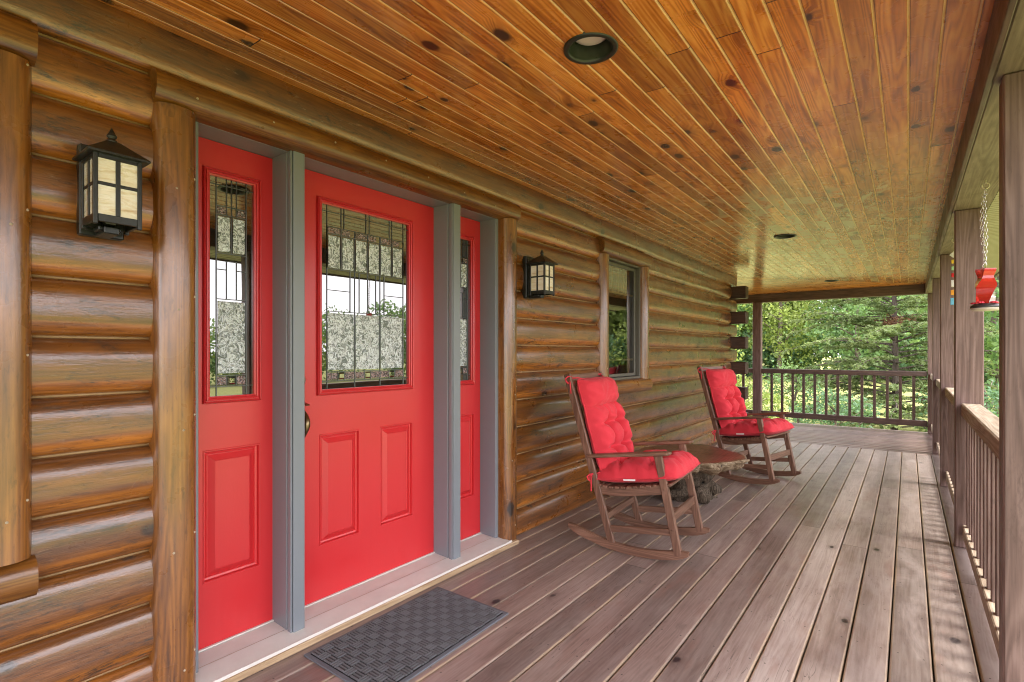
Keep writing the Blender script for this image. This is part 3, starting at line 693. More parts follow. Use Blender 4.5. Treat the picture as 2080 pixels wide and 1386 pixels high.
# ------------------------------------------------------------------ recessed lights
llab=['large near recessed can light with frosted lens in the ceiling','middle recessed can light amid the worn ceiling boards','farthest tiny recessed light by the end beam']
for (lx,ly),lab in zip(lights,llab):
    z=ZC-SL*lx if ly<YC else ZC-SL*(ly-YC)/KH
    t=empty('recessed_light',(lx,ly,z),0,lab,'ceiling light','recessed lights in the porch ceiling')
    m=MB(); m.lathe([(.076,.004),(.078,-.006),(.082,-.008),(.092,-.0075),(.0965,-.004),(.097,.004)],0,0,48); m.build('trim_ring',M['bakelite'],t)
    m=MB(); pr=[]
    for i in range(15):
        zz=.004+.0045*i; rr=.0765-.0009*i; pr+= [(rr,zz),(rr-.0012,zz+.0032)]
    pr+=[(.062,.072),(.055,.073)]; m.lathe(pr,0,0,48); m.build('baffle',M['baffle'],t)
    m=MB(); m.lathe([(0,.036),(.03,.0365),(.05,.039),(.062,.046),(.064,.06)],0,0,40); m.build('lens',M['lens'],t)

# ------------------------------------------------------------------ lanterns
def lantern(y,lab):
    t=empty('wall_lantern',(.045,y,1.617),0,lab,'wall lantern','wall lanterns beside the entry doors')
    # local: x out from the wall; body is a square box .125 wide
    m=MB(); m.box(-.012,.022,-.058,.058,-.02,.262,.004); m.box(.022,.030,-.045,.045,-.005,.245,.003); m.build('backplate',M['black'],t)
    m=MB(); m.box(.022,.115,-.020,.020,-.022,.000,.003); m.bar((.06,0,.0),(.10,0,.02),.03,.02,c=.003); m.box(.045,.10,-.03,.03,-.012,.002,.003); m.build('arm',M['black'],t)
    bx0,bx1,hw,z0,z1=.048,.172,.061,.0,.208
    m=MB(); e=.012
    for x in (bx0,bx1-e):
        for yy in (-hw,hw-e): m.box(x,x+e,yy,yy+e,z0-.008,z1,.002)
    for zc in (z0+.012,z1-.009):
        hh=.011
        m.box(bx0+e,bx1-e,-hw+.001,-hw+e-.002,zc-hh,zc+hh,.001); m.box(bx0+e,bx1-e,hw-e+.002,hw-.001,zc-hh,zc+hh,.001)
        m.box(bx1-e+.002,bx1-.001,-hw+e,hw-e,zc-hh,zc+hh,.001); m.box(bx0+.001,bx0+e-.002,-hw+e,hw-e,zc-hh,zc+hh,.001)
    zm=z0+.114; xm=(bx0+bx1)/2
    for yy in (-hw+.003,hw-.010):
        m.box(bx0+e,bx1-e,yy,yy+.007,zm-.005,zm+.005,.001); m.box(xm-.006,xm+.006,yy-.0005,yy+.0065,z0+.023,z1-.02,.001)
    m.box(bx1-.010,bx1-.003,-hw+e,hw-e,zm-.005,zm+.005,.001); m.box(bx1-.0105,bx1-.0025,-.006,.006,z0+.023,z1-.02,.001)
    m.build('cage',M['black'],t)
    m=MB()
    for a,b,c_,d in ((bx0+.010,bx1-.010,-hw+.006,-hw+.009),(bx0+.010,bx1-.010,hw-.009,hw-.006)): m.box(a,b,c_,d,z0+.015,z1-.005,.0008)
    m.box(bx1-.009,bx1-.006,-hw+.010,hw-.010,z0+.015,z1-.005,.0008); m.box(bx0+.005,bx0+.008,-hw+.010,hw-.010,z0+.015,z1-.005,.0008)
    m.build('glass',M['cream'],t)
    m=MB(); o_=.017; zr=z1-.002
    q=[(bx0-o_,-hw-o_),(bx1+o_,-hw-o_),(bx1+o_,hw+o_),(bx0-o_,hw+o_)]; tp=[(xm-.016,-.016),(xm+.016,-.016),(xm+.016,.016),(xm-.016,.016)]
    vs=[(a,b,zr-.006) for a,b in q]+[(a,b,zr) for a,b in q]+[(a,b,zr+.052) for a,b in tp]
    m.add(vs,[[3,2,1,0]]+[[i,(i+1)%4,4+(i+1)%4,4+i] for i in range(4)]+[[4+i,4+(i+1)%4,8+(i+1)%4,8+i] for i in range(4)]+[[8,9,10,11]],False); m.build('roof',M['black'],t)
    m=MB(); m.lathe([(0,.098),(.003,.093),(.008,.082),(.013,.073),(.0135,.069),(.010,.066),(.009,.062),(.014,.058),(.014,.054),(.012,.050)],xm,0,16,zr); m.build('finial',M['black'],t)
lantern(.532,'black iron lantern with cream glass left of the doors'); lantern(2.892,'black iron lantern with cream glass between doors and window')

# ------------------------------------------------------------------ doormat
t=empty('doormat',(.375,1.56,0),R(.6),'charcoal basket weave doormat lying in front of the red door','doormat')
m=MB(); m.box(-.232,.232,-.384,.384,.001,.0075,.003); m.build('felt_border',M['matedge'],t)
m=MB(); m.cur=1; m.box(-.214,.214,-.366,.366,.005,.0080,.002); m.cur=0; bs=.0405; nx,ny=10,17; w0=.426/nx; w1=.73/ny
for i in range(nx):
    for j in range(ny):
        x0=-.213+i*w0; y0=-.365+j*w1
        for k in range(3):
            if (i+j)%2: 
                a=x0+.002+k*(w0-.002)/3; m.box(a,a+w0/3-.0058,y0+.001,y0+w1-.001,.0085,.0148+.0005*rng.random(),.0026)
            else:
                a=y0+.002+k*(w1-.002)/3; m.box(x0+.001,x0+w0-.001,a,a+w1/3-.0058,.0085,.0148+.0005*rng.random(),.0026)
m.build('woven_ribs',[M['mat'],plain('shaded_mat_backing',(.012,.012,.014),.9)],t)  # near-black backing plate paints the shade between the lighter ribs

# ------------------------------------------------------------------ rocking chair (faces local +x)
def pad(L,Wd,T,tufts,nu=44,nv=44,seed=0,back=.4):
    """a tufted pillow: returns (verts in (u along L centred, v along W centred, w up), faces)"""
    vs=[];fs=[]
    def hgt(u,v):
        # u,v in -1..1
        e=max(0,(1-abs(u)**3.2))*max(0,(1-abs(v)**3.2)); return e**.5
    lines=[]
    for i,(a,b) in enumerate(tufts):
        for (c_,d) in tufts[i+1:]:
            if abs(a-c_)<.05 or abs(b-d)<.05: lines.append((a,b,c_,d))
        lines.append((a,b,math.copysign(.98,a) if a else 0,b)); lines.append((a,b,a,math.copysign(.98,b) if b else .98))
    def top(u,v):
        h=hgt(u,v); x,y=u*L/2,v*Wd/2; d=0
        for a,b in tufts:
            r2=((x-a*L/2)**2+(y-b*Wd/2)**2); d+=.66*math.exp(-r2/(2*.026**2))+.24*math.exp(-r2/(2*.06**2))
        for a,b,c_,e in lines:
            p=Vector((a*L/2,b*Wd/2)); q=Vector((c_*L/2,e*Wd/2)); k=q-p; tt=max(0,min(1,((x-p.x)*k.x+(y-p.y)*k.y)/max(1e-9,k.length_squared)))
            dd=(Vector((x,y))-p-k*tt).length; d+=.34*math.exp(-dd*dd/(2*.010**2))*(1-.5*tt)
        wr=mnoise.noise(Vector((x*11+seed,y*11,seed)))*.09+abs(mnoise.noise(Vector((x*16+seed,y*16,seed+3))))*-.14
        # puckers along the seams
        ed=1-max(abs(u),abs(v)); pk=.10*math.sin((x+y*1.3)*75+seed+3*mnoise.noise(Vector((x*9,y*9,seed))))*1.2*math.exp(-(ed/.2)**2)
        return T*h*(1-min(.86,d)+wr+pk)
    for side in (0,1):
        for i in range(nu+1):
            for j in range(nv+1):
                u=-1+2*i/nu; v=-1+2*j/nv
                u=math.copysign(abs(u)**.85,u); v=math.copysign(abs(v)**.85,v)
                # rounded corners and a pulled in outline
                sc_u=1-.05*abs(v)**6-.012*math.sin(v*9+seed); sc_v=1-.05*abs(u)**6-.012*math.sin(u*9+seed)
                w=top(u,v) if side==0 else -T*back*hgt(u,v)
                vs.append((u*L/2*sc_u,v*Wd/2*sc_v,w))
    N=(nu+1)*(nv+1)
    for i in range(nu):
        for j in range(nv):
            a=i*(nv+1)+j; fs.append([a,a+nv+1,a+nv+2,a+1]); fs.append([N+a,N+a+1,N+a+nv+2,N+a+nv+1])
    rim=[i*(nv+1) for i in range(nu+1)]+[nu*(nv+1)+j for j in range(1,nv+1)]+[i*(nv+1)+nv for i in range(nu-1,-1,-1)]+[j for j in range(nv-1,0,-1)]
    return vs,fs,rim
def frame_map(o,ax,ay,az):
    o=Vector(o);ax=Vector(ax);ay=Vector(ay);az=Vector(az)
    return lambda p:o+ax*p[0]+ay*p[1]+az*p[2]
def bow(m,p,seed=0,r=.0045,size=.05):
    p=Vector(p); rr=random.Random(seed)
    for sg in (-1,1):
        a=[p]; 
        for i in range(1,8):
            th=math.pi*2*i/8; a.append(p+Vector((.01*math.sin(th*2),sg*size*(1-math.cos(th))*.5,size*.55*math.sin(th)*(.8)-.01*(1-math.cos(th)))))
        a.append(p); m.tube(a,r,6)
        m.tube([p,p+Vector((.012,sg*.02,-.03)),p+Vector((.02+.02*rr.random(),sg*(.03+.02*rr.random()),-.085-.03*rr.random()))],r,6)
    m.tube([p+Vector((0,-.008,0)),p+Vector((0,.008,0))],.009,8)
HW=.245
def chair():
    t=empty('rocking_chair',(0,0,0),0,'','rocking chair','wooden rocking chairs facing the railing')
    top=Vector((-.398,0,1.09)); bot=Vector((-.085,0,.03)); bd=(top-bot).normalized()
    xr=lambda x: ((x-.05)**2)/(2*1.13)
    for sg in (-1,1):
        y=sg*HW
        m=MB(); n=22; th=.05
        xs=[-.385+.77*i/n for i in range(n+1)]; vs=[];fs=[]
        for i,x in enumerate(xs):
            z=xr(x); e=min(i,n-i); t_=th*(.45 if e==0 else .85 if e==1 else 1); zo=(th-t_)/2
            for dy in (-.0135,.0135): vs+=[(x,y+dy,z+zo),(x,y+dy,z+zo+t_)]
        for i in range(n):
            a=i*4;b=a+4; fs+=[[a,b,b+2,a+2],[a+1,a+3,b+3,b+1],[a,a+1,b+1,b],[a+2,b+2,b+3,a+3]]
        fs+=[[0,2,3,1],[n*4,n*4+1,n*4+3,n*4+2]]; m.add(vs,fs,False); m.build('rocker',M['chair_x'],t)
        m=MB(); m.bar((bot.x,y,bot.z+.012),(top.x,y,top.z),.0235,.046,(1,0,.3),.004); m.build('rear_post',M['chair'],t)
        m=MB(); m.bar((.326,y,.055),(.206,y,.622),.031,.045,(1,0,.2),.004)
        for zz in (.2,.43): 
            x=.326-(zz-.055)*.212; m.tube([(x,y+sg*.0148,zz),(x,y+sg*.0165,zz)],.006,10)
        m.build('front_leg',M['chair'],t)
        m=MB(); m.bar((-.245,y,.572),(.27,y,.641),.062,.022,(0,0,1),.006)
        m.tube([(.27,y-.022,.641),(.27,y+.022,.641)],.0105,10); m.bar((.19,y,.624),(.225,y,.555),.02,.03,(1,0,0),.004); m.build('armrest',M['chair_x'],t)
        m=MB(); pts=[]
        ys=[(-.19,.372),(-.10,.365),(0,.376),(.12,.400),(.25,.425)]
        for (a,b),(c_,d) in zip(ys[:-1],ys[1:]): m.bar((a-.004,y*.94,b),(c_+.004,y*.94,d),.024,.058,(0,0,1),.003)
        m.build('seat_rail',M['chair_x'],t)
        m=MB(); m.bar((-.105,y,.135),(.30,y,.185),.02,.040,(0,0,1),.003); m.build('side_stretcher',M['chair_x'],t)
    m=MB(); m.bar((.285,-HW,.262),(.285,HW,.262),.018,.055,(0,0,1),.003); m.build('front_stretcher',M['chair_y'],t)
    m=MB(); m.bar((-.13,-HW,.20),(-.13,HW,.20),.018,.045,(0,0,1),.003); m.build('rear_stretcher',M['chair_y'],t)
    for i in range(12):
        x=-.17+.44*i/11; z=np.interp(x,[-.19,-.1,0,.12,.28],[.402,.395,.406,.430,.462])-.004
        m=MB(); m.box(x-.0145,x+.0145,-HW-.012,HW+.012,z-.008,z+.008,.003); m.build('seat_slat',M['chair_y'],t)
    pos=lambda z: bot+bd*((z-bot.z)/bd.z)
    for z,hh in ((1.045,.085),(.50,.05)):
        p=pos(z); m=MB(); m.bar((p.x,-HW+.013,p.z),(p.x,HW-.013,p.z),.020,hh,bd,.004); m.build('crest_rail' if z>1 else 'back_rail',M['chair_y'],t)
    for i in range(8):
        yy=-.185+.37*i/7; a=pos(.52); b=pos(1.01); m=MB(); m.bar((a.x,yy,a.z),(b.x,yy,b.z),.026,.012,(1,0,.3),.002); m.build('back_slat',M['chair'],t)
    # ---- cushion: a thing of its own lying on the chair
    c=empty('chair_cushion',(0,0,0),0,'','cushion','red tufted cushions on the rocking chairs')
    nrm=Vector((bd.z,0,-bd.x)); 
    f=M['fabric']
    def place(L,Wd,T,tufts,fm,name,seed,bend=0,back=.4):
        vs,fs,rim=pad(L,Wd,T,tufts,seed=seed,back=back); m=MB()
        V=[fm((p[0],p[1],p[2]+bend*((p[0]/(L/2))**2))) for p in vs]
        m.add(V,fs,True); m.tube([V[i] for i in rim][::2],.0045,6,closed=True); return m.build(name,f,c)
    tf=[(-.36,-.34),(-.36,.34),(.36,-.34),(.36,.34)]
    o1=pos(.50)+nrm*.035
    place(.445,.47,.14,tf,frame_map(pos(.665)+nrm*.05,bd,(0,1,0),nrm),'back_pad',1)
    place(.205,.46,.12,[],frame_map(pos(.943)+nrm*.05,bd,(0,1,0),nrm),'head_pad',2,bend=.0)
    sx=Vector((.989,0,.148)); sn=Vector((-.148,0,.989))
    place(.55,.53,.135,tf,frame_map((.06,0,.468),sx,(0,1,0),sn),'seat_pad',3,back=.34)
    for sg in (-1,1): 
        m=MB(); p=pos(1.075); bow(m,(p.x+.012,sg*(HW-.005),p.z-.012),seed=sg+5); m.tube([(p.x+.012,sg*(HW-.005),p.z-.012),(p.x+.05,sg*(HW-.05),p.z-.01),(p.x+.075,sg*.15,p.z-.02)],.0045,6); m.build('tie',f,c)
        m=MB(); p=pos(.455); bow(m,(p.x-.01,sg*(HW+.018),p.z),seed=sg+9,size=.04); m.tube([(p.x-.01,sg*(HW+.018),p.z),(p.x+.05,sg*.22,p.z+.02)],.0045,6); m.build('tie',f,c)
    m=MB(); m.bar((.0,-.271,.455),(.075,-.271,.463),.002,.011,(0,0,1),.0005); m.build('care_tag',M['tagw'],c)
    return t,c
ch,cu=chair()
def setpos(a,b,x,y,rz,la,lb):
    for o,l in ((a,la),(b,lb)): o.location=(x,y,0); o.rotation_euler=(0,0,R(rz)); o['label']=l
ch2=copy_tree(ch); cu2=copy_tree(cu)
setpos(ch,cu,.70,3.215,3.5,'nearer brown wooden rocking chair in front of the stump table','red tufted cushion tied to the nearer rocking chair')
setpos(ch2,cu2,.85,5.52,-12,'farther brown wooden rocking chair beyond the stump table','red tufted cushion tied to the farther rocking chair')

# ------------------------------------------------------------------ stump table
t=empty('stump_table',(.58,4.42,0),0,'low slab table on a dark tree stump between the rocking chairs','table')
m=MB(); n=160; ring=[]
def rad(th):
    r=.52+.06*math.sin(2*th+.6)+.045*math.sin(3*th+1.9)+.03*math.sin(5*th+.3)
    return r+.022*mnoise.noise(Vector((math.cos(th)*6,math.sin(th)*6,0)))
lev=[(.375,.985),(.38,.97),(.368,1.0),(.345,1.012),(.32,1.0),(.295,.97),(.27,.90),(.262,.80)]
zt=.378
vs=[];fs=[]
rr_=[0,.25,.5,.75,.94,.985]
for k,q in enumerate(rr_):
    for i in range(n):
        th=2*math.pi*i/n; r=rad(th)*q; vs.append((r*math.cos(th)*.76,r*math.sin(th)*1.02,zt-(.004 if k==5 else 0)))
for k in range(5):
    for i in range(n):
        i2=(i+1)%n; fs.append([k*n+i,(k+1)*n+i,(k+1)*n+i2,k*n+i2])
m.add(vs,fs,True); m.cur=1
rows=[(.985,zt-.0045),(1.0,zt-.012),(1.015,zt-.026),(.99,zt-.042),(.975,zt-.058),(.93,zt-.075),(.86,zt-.092),(.72,zt-.105),(.30,zt-.108)]
vs=[]
for k,(q,z) in enumerate(rows):
    for i in range(n):
        th=2*math.pi*i/n; jag=.085*mnoise.noise(Vector((math.cos(th)*8,math.sin(th)*8,z*26)))+.05*mnoise.noise(Vector((math.cos(th)*22,math.sin(th)*22,z*40)))
        zz=z+(.03*mnoise.noise(Vector((math.cos(th)*7,math.sin(th)*7,4))) if k>2 else 0)
        r=rad(th)*(q+(jag if k>0 else 0)); vs.append((r*math.cos(th)*.76,r*math.sin(th)*1.02,zz))
fs=[[k*n+i,(k+1)*n+i,(k+1)*n+(i+1)%n,k*n+(i+1)%n] for k in range(len(rows)-1) for i in range(n)]
m.add(vs,fs,True); m.build('slab_top',[M['slab'],M['bark']],t)
m=MB(); vs=[]; K=14; n=56
for k in range(K+1):
    z=.27*k/K
    for i in range(n):
        th=2*math.pi*i/n; q=k/K
        r=.17+.10*q*q+.08*(1-q)**2.2*max(0,math.sin(th*2.5+.9))+.05*mnoise.noise(Vector((math.cos(th)*3,math.sin(th)*3,z*6)))+.035*mnoise.noise(Vector((math.cos(th)*9,math.sin(th)*9,z*22)))
        vs.append((-.02+r*math.cos(th),.06+r*math.sin(th),z))
fs=[[k*n+i,k*n+(i+1)%n,(k+1)*n+(i+1)%n,(k+1)*n+i] for k in range(K) for i in range(n)]
m.add(vs,fs,True)
for (th,L_,r0) in ((-.5,.30,.05),(-1.5,.28,.045),(.6,.27,.055),(2.4,.30,.045),(3.6,.30,.045)):
    pts=[];rs=[]
    for i in range(10):
        q=i/9; a=th+.5*mnoise.noise(Vector((q*2,th,0))); d=.12+(L_-.12)*q
        pts.append((-.02+d*math.cos(a),.06+d*math.sin(a),.14-.085*q+.03*mnoise.noise(Vector((q*4,th,7))))); rs.append(r0*(1.25-.5*q)*(1+.4*mnoise.noise(Vector((q*7,th,3)))))
    m.tube(pts,rs,12)
for i,v in enumerate(m.v):
    p=Vector(v); k=.035*mnoise.noise(p*14)+.025*abs(mnoise.noise(p*30)); d=Vector((p.x+.02,p.y-.06,0)).normalized(); m.v[i]=tuple(p+d*k)
m.build('root_stump',M['root'],t)

# ------------------------------------------------------------------ hummingbird feeder and coloured glass string
hx,hy,hz=2.422,3.67,2.130
def hook(x,y,lab,s=1):
    m=MB(); pts=[(x,y,2.136),(x,y,2.118)]
    for i in range(15):
        a=math.pi/2-i*(2*math.pi*.86)/14; pts.append((x+.015*s*math.cos(a),y,2.103+.015*s*math.sin(a)))
    m.tube(pts,.0028*s,8); tag(m.build('cup_hook',M['hookw']),lab,'hook','cup hooks screwed into the edge beam')
hook(hx,hy,'cream cup hook holding the feeder chain'); hook(2.385,5.32,'cream cup hook holding the string of coloured glass')
t=empty('hummingbird_feeder',(hx,hy,1.452),0,'red twisted glass hummingbird feeder hanging on a steel chain','bird feeder')
m=MB(); m.lathe([(0,-.002),(.05,-.001),(.059,.006),(.061,.012)],0,0,40); m.cur=1; m.lathe([(.061,.012),(.063,.016),(.061,.024),(.048,.034),(.0,.038)],0,0,40); m.build('tray',[M['feedunder'],M['feedbase']],t)
m=MB()
for k in range(5):
    th=k*1.257+.4; cx,cy=.045*math.cos(th),.045*math.sin(th)
    for j in range(6):
        a=j*1.047; m.lathe([(0,.045),(.005,.044),(.007,.040),(.005,.036)],cx+.009*math.cos(a),cy+.009*math.sin(a),8)
m.build('flower_port',M['pinkfl'],t)
m=MB(); K=24; ring=4; vs=[]; 
for k in range(K+1):
    q=k/K; tw=R(12)+R(70)*q; s_=(.050+.003*q-.013*math.exp(-((q-.76)/.13)**2))/(1.42*max(abs(math.cos(tw)),abs(math.sin(tw))))
    for i in range(4):
        a=tw+math.pi/2*i; vs.append((s_*1.12*math.cos(a),s_*1.12*math.sin(a),.036+.182*q))
fs=[];mm=[]
m.smooth=False
for k in range(K):
    for i in range(4):
        m.cur=1 if i==3 and k<18 else 0; m.add([vs[k*4+i],vs[k*4+(i+1)%4],vs[(k+1)*4+(i+1)%4],vs[(k+1)*4+i]],[[0,1,2,3]],True)  # one bottle face paler, its white highlights painted into the glass colour
m.cur=0; m.add(vs[-4:],[[0,1,2,3]],False); m.build('bottle',[M['redglass'],M['highlightglass']],t)
m=MB(); ztop=2.092-1.452
def link(m,c,L,w,r,flip,tilt=0):
    pts=[]
    for i in range(10):
        a=2*math.pi*i/10; u=w*math.cos(a); v=L/2*math.sin(a)
        pts.append((c[0]+(u if flip else 0)+tilt*v,c[1]+(0 if flip else u),c[2]+v))
    m.tube(pts,r,5,closed=True)
z=ztop; k=0
while z>.255: link(m,(.003*math.sin(z*20),0,z-.010),.026,.0055,.0014,k%2); z-.019; z-=.019; k+=1
z=ztop; k=0
while z>.27: 
    q=(ztop-z)/(ztop-.27); link(m,(-.014*math.sin(math.pi*min(1,q*1.1))-.002,.004,z-.010),.026,.0055,.0014,k%2,.3); z-=.021; k+=1
m.tube([(0,0,.262),(.004,0,.24),(.0,0,.218)],.0018,6); m.tube([(0,0,.262),(-.012,0,.235),(-.014,0,.218)],.0018,6)
m.build('chain',M['steel'],t)
t=empty('glass_bead_string',(2.385,5.32,1.55),0,'string of small coloured glass pieces hanging beside a porch post','sun catcher')
m=MB(); m.tube([(0,0,.54),(0,0,.30),(.002,0,.0)],.0012,5); m.build('wire',M['steel'],t)
zb=.46
for i,(cn,cc,hh,ww) in enumerate((('pale',(.7,.7,.6),.0,0),('yellow',(.8,.55,.05),.03,.018),('green',(.35,.6,.35),.03,.018),('red',(.6,.03,.04),.032,.018),('white',(.75,.75,.75),.055,.020),('orange',(.8,.35,.05),.04,.022),('blue',(.15,.45,.65),.055,.024))):
    mt=plain(cn+'_glass_bead',cc,.1,var=.05,bump=.02,coat=.5); m=MB()
    if i==0: m.bar((-.026,0,.45),(.026,0,.45),.003,.035,(.0,0,1),.001); m.v=[(a*math.cos(.8)-(c_-.45)*math.sin(.8),b,.45+a*math.sin(.8)+(c_-.45)*math.cos(.8)) for a,b,c_ in m.v]; zb=.405
    else: m.box(-ww,ww,-.006,.006,zb-hh,zb,.004); zb-=hh+.022
    m.build('glass_bead',mt,t)

# ------------------------------------------------------------------ trees
def mesh_np(name,V,F,mat,parent=None,midx=None):
    me=bpy.data.meshes.new(name); nV=len(V); nF=len(F)
    me.vertices.add(nV); me.vertices.foreach_set('co',V.astype(np.float32).ravel())
    k=F.shape[1]; me.loops.add(nF*k); me.loops.foreach_set('vertex_index',F.astype(np.int32).ravel())
    me.polygons.add(nF); me.polygons.foreach_set('loop_start',np.arange(0,nF*k,k,dtype=np.int32)); me.polygons.foreach_set('loop_total',np.full(nF,k,dtype=np.int32))
    for m_ in (mat if isinstance(mat,list) else [mat]): me.materials.append(m_)
    if midx is not None: me.polygons.foreach_set('material_index',midx.astype(np.int32))
    me.update(); me.validate(); o=bpy.data.objects.new(name,me); COL.objects.link(o)
    if parent: o.parent=parent
    return o
NR=np.random.RandomState(5)
def leaves(P,size,up=.5,asp=.55,dirs=None):
    """diamond leaves at points P"""
    n=len(P); a=NR.normal(size=(n,3)) if dirs is None else dirs+NR.normal(size=(n,3))*.35
    a/=np.linalg.norm(a,axis=1)[:,None]; nn=NR.normal(size=(n,3)); nn[:,2]+=up*2; b=np.cross(nn,a); b/=np.linalg.norm(b,axis=1)[:,None]+1e-9
    s=(size*(.6+.8*NR.rand(n)))[:,None]
    V=np.stack([P-a*s*.5,P+b*s*asp*.5,P+a*s*.5,P-b*s*asp*.5],1).reshape(-1,3)
    return V,np.arange(4*n).reshape(n,4)
def crown_pts(c,rx,rz,nclump,per,spread,flat=1):
    """leaf clumps through an uneven crown"""
    out=[]
    for i in range(nclump):
        d=NR.normal(size=3); d/=np.linalg.norm(d); r=(.35+.65*NR.rand()**.5)*(1+.28*mnoise.noise(Vector((d[0]*1.7+c[0],d[1]*1.7+c[1],d[2]*1.7))))
        p=np.array([d[0]*rx*r,d[1]*rx*r,d[2]*rz*r])+c; sp=spread*(.6+.8*NR.rand())
        out.append(p+NR.normal(size=(per,3))*np.array([sp,sp,sp*.6*flat]))
    return np.concatenate(out)
def tree(x,y,h,rx,mat,name,lab,leaf=.20,ncl=90,per=60,base=.12,group=None,cat='tree',lean=0):
    t=empty(name,(x,y,-.93),NR.rand()*6.28,lab,cat,group)
    m=MB(); pts=[];rs=[]; zc=h*(.5+base/2)
    for i in range(9):
        q=i/8; pts.append((.25*mnoise.noise(Vector((q*3,x,y)))+lean*q,.25*mnoise.noise(Vector((q*3,y,x))),h*.92*q)); rs.append(h*.022*(1-.85*q)+.01)
    m.tube(pts,rs,8)
    for i in range(11):
        q=.22+.6*i/11; p=Vector((np.interp(q,[k/8 for k in range(9)],[a[0] for a in pts]),np.interp(q,[k/8 for k in range(9)],[a[1] for a in pts]),h*.92*q)); th=i*2.4+NR.rand(); L_=rx*(.75+.3*NR.rand())*(1-.4*q)
        m.tube([p,p+Vector((math.cos(th)*L_*.5,math.sin(th)*L_*.5,L_*.28)),p+Vector((math.cos(th)*L_,math.sin(th)*L_,L_*.62))],[h*.009*(1.2-q),h*.006*(1.2-q),.01],6)
    m.build('trunk',M['trunk'],t)
    P=crown_pts(np.array([lean*.5,0,zc]),rx,h*(1-base)/2,ncl,per,rx*.16)
    P=P[P[:,2]>.1]; V,F=leaves(P,leaf); mesh_np('crown',V,F,mat,t); return t
# the fir close beyond the far railing
def fir(x,y,h,lab):
    t=empty('fir_tree',(x,y,-.93),0,lab,'conifer'); r=random.Random(3)
    m=MB(); m.tube([(.03*math.sin(q*7),.03*math.cos(q*5),h*q) for q in np.linspace(0,1,14)],[.075*(1-q)+.010 for q in np.linspace(0,1,14)],10)
    P=[];D_=[];PD=[];DD=[]
    z=.35
    while z<h-.3:
        q=z/h; nb=7 if q<.33 else 6
        for k in range(nb):
            th=r.random()*6.28; L_=(3.0*(1-q)**.75+.25)*(.65+.5*r.random()); z0=z+r.uniform(-.2,.2); rise=r.uniform(.0,.48) if q>.3 else r.uniform(-.10,.25)
            pts=[];N_=12
            for i in range(N_+1):
                s=i/N_; d=L_*s; wob=.10*mnoise.noise(Vector((s*3,th*3,z)))
                pts.append(Vector((d*math.cos(th+wob),d*math.sin(th+wob),z0+d*rise+.10*L_*math.sin(s*math.pi)*.5-.14*L_*s*s)))
            m.tube(pts,[.020*(1-i/N_)*(1-q*.5)+.004 for i in range(N_+1)],5)
            for i in range(2,N_+1):
                if r.random()<.18: continue
                s=i/N_; p=pts[i]; bt=(pts[i]-pts[i-1]).normalized(); sd=bt.cross(Vector((0,0,1))).normalized()
                for sg in (-1,1):
                    tl=(.16+.40*(1-s)*min(1,L_/2))*(.6+.7*r.random())
                    td=(bt*.75+sd*sg*.8+Vector((0,0,r.uniform(-.55,.18)))).normalized()
                    if r.random()<.5: m.tube([p,p+td*tl],[.005,.002],4,caps=False)
                    nn=int(tl/.011)
                    for j in range(nn):
                        c_=p+td*tl*(j+.5)/nn; 
                        for _ in range(2):
                            P.append(c_+Vector((r.gauss(0,.014),r.gauss(0,.014),r.gauss(0,.012)))); D_.append(td*.7+sd*r.uniform(-.8,.8)+Vector((0,0,r.uniform(-.2,.5))))
        z+=.27+.1*q
    m.build('trunk',M['firbark'],t)
    V,F=leaves(np.array(P),.095,.3,.28,np.array(D_)); mesh_np('needles',V,F,M['fir'],t)
    for i in range(900):
        PD.append((r.gauss(0,.22),r.gauss(0,.22),2.93+r.gauss(0,.10))); DD.append((r.gauss(0,1),r.gauss(0,1),r.gauss(-.2,.5)))
    V,F=leaves(np.array(PD),.10,.3,.25,np.array(DD)); mesh_np('dead_twigs',V,F,M['dead'],t)
    print('fir leaves',len(P))
fir(1.80,17.2,8.2,'sparse fir with drooping layered branches close beyond the far railing')
G='broadleaf trees at the edge of the lawn'
tree(-15.5,40,9.5,3.4,M['leaf_c'],'broadleaf_tree','dark bluish green rounded tree behind the far railing',.24,110,60,group=G)
tree(-20.5,38,8.5,3.0,M['leaf_b'],'broadleaf_tree','mid green tree showing between the log ends and dark post',.22,100,60,group=G)
tree(-10.3,41,10,3.3,M['leaf_a'],'broadleaf_tree','bright green tree just left of the fir',.24,110,60,group=G)
tree(-5.5,43,10,3.4,M['leaf_d'],'broadleaf_tree','yellow green tree behind the fir top',.24,110,60,group=G)
tree(-.5,42,9,3.2,M['leaf_a'],'broadleaf_tree','light green tree behind the fir trunk',.24,100,60,group=G)
tree(4.4,23,6.5,2.3,M['leaf_a'],'broadleaf_tree','green tree seen between the feeder post and nearest post',.22,100,60,group=G)
tree(7.5,40,9,3.2,M['leaf_a'],'broadleaf_tree','bright tree at the far right behind the railing posts',.22,100,60,group=G)
tree(-5.3,23.5,4.2,1.7,M['leaf_d'],'small_tree','slender yellow green tree left of the fir',.13,80,45,.15,cat='tree')
tree(-1.3,14.6,1.55,.85,M['leaf_d'],'shrub','loose yellow green shrub just beyond the far railing',.085,60,40,.02,cat='shrub')
tree(-.4,16.3,1.9,1.0,M['leaf_a'],'shrub','taller light shrub left of the fir trunk beyond the railing',.085,60,40,.02,cat='shrub')
tree(.75,14.0,1.35,.8,M['leaf_b'],'shrub','green shrub at the foot of the fir',.085,50,40,.02,cat='shrub')
SG='bushes growing between the porch and the lawn'
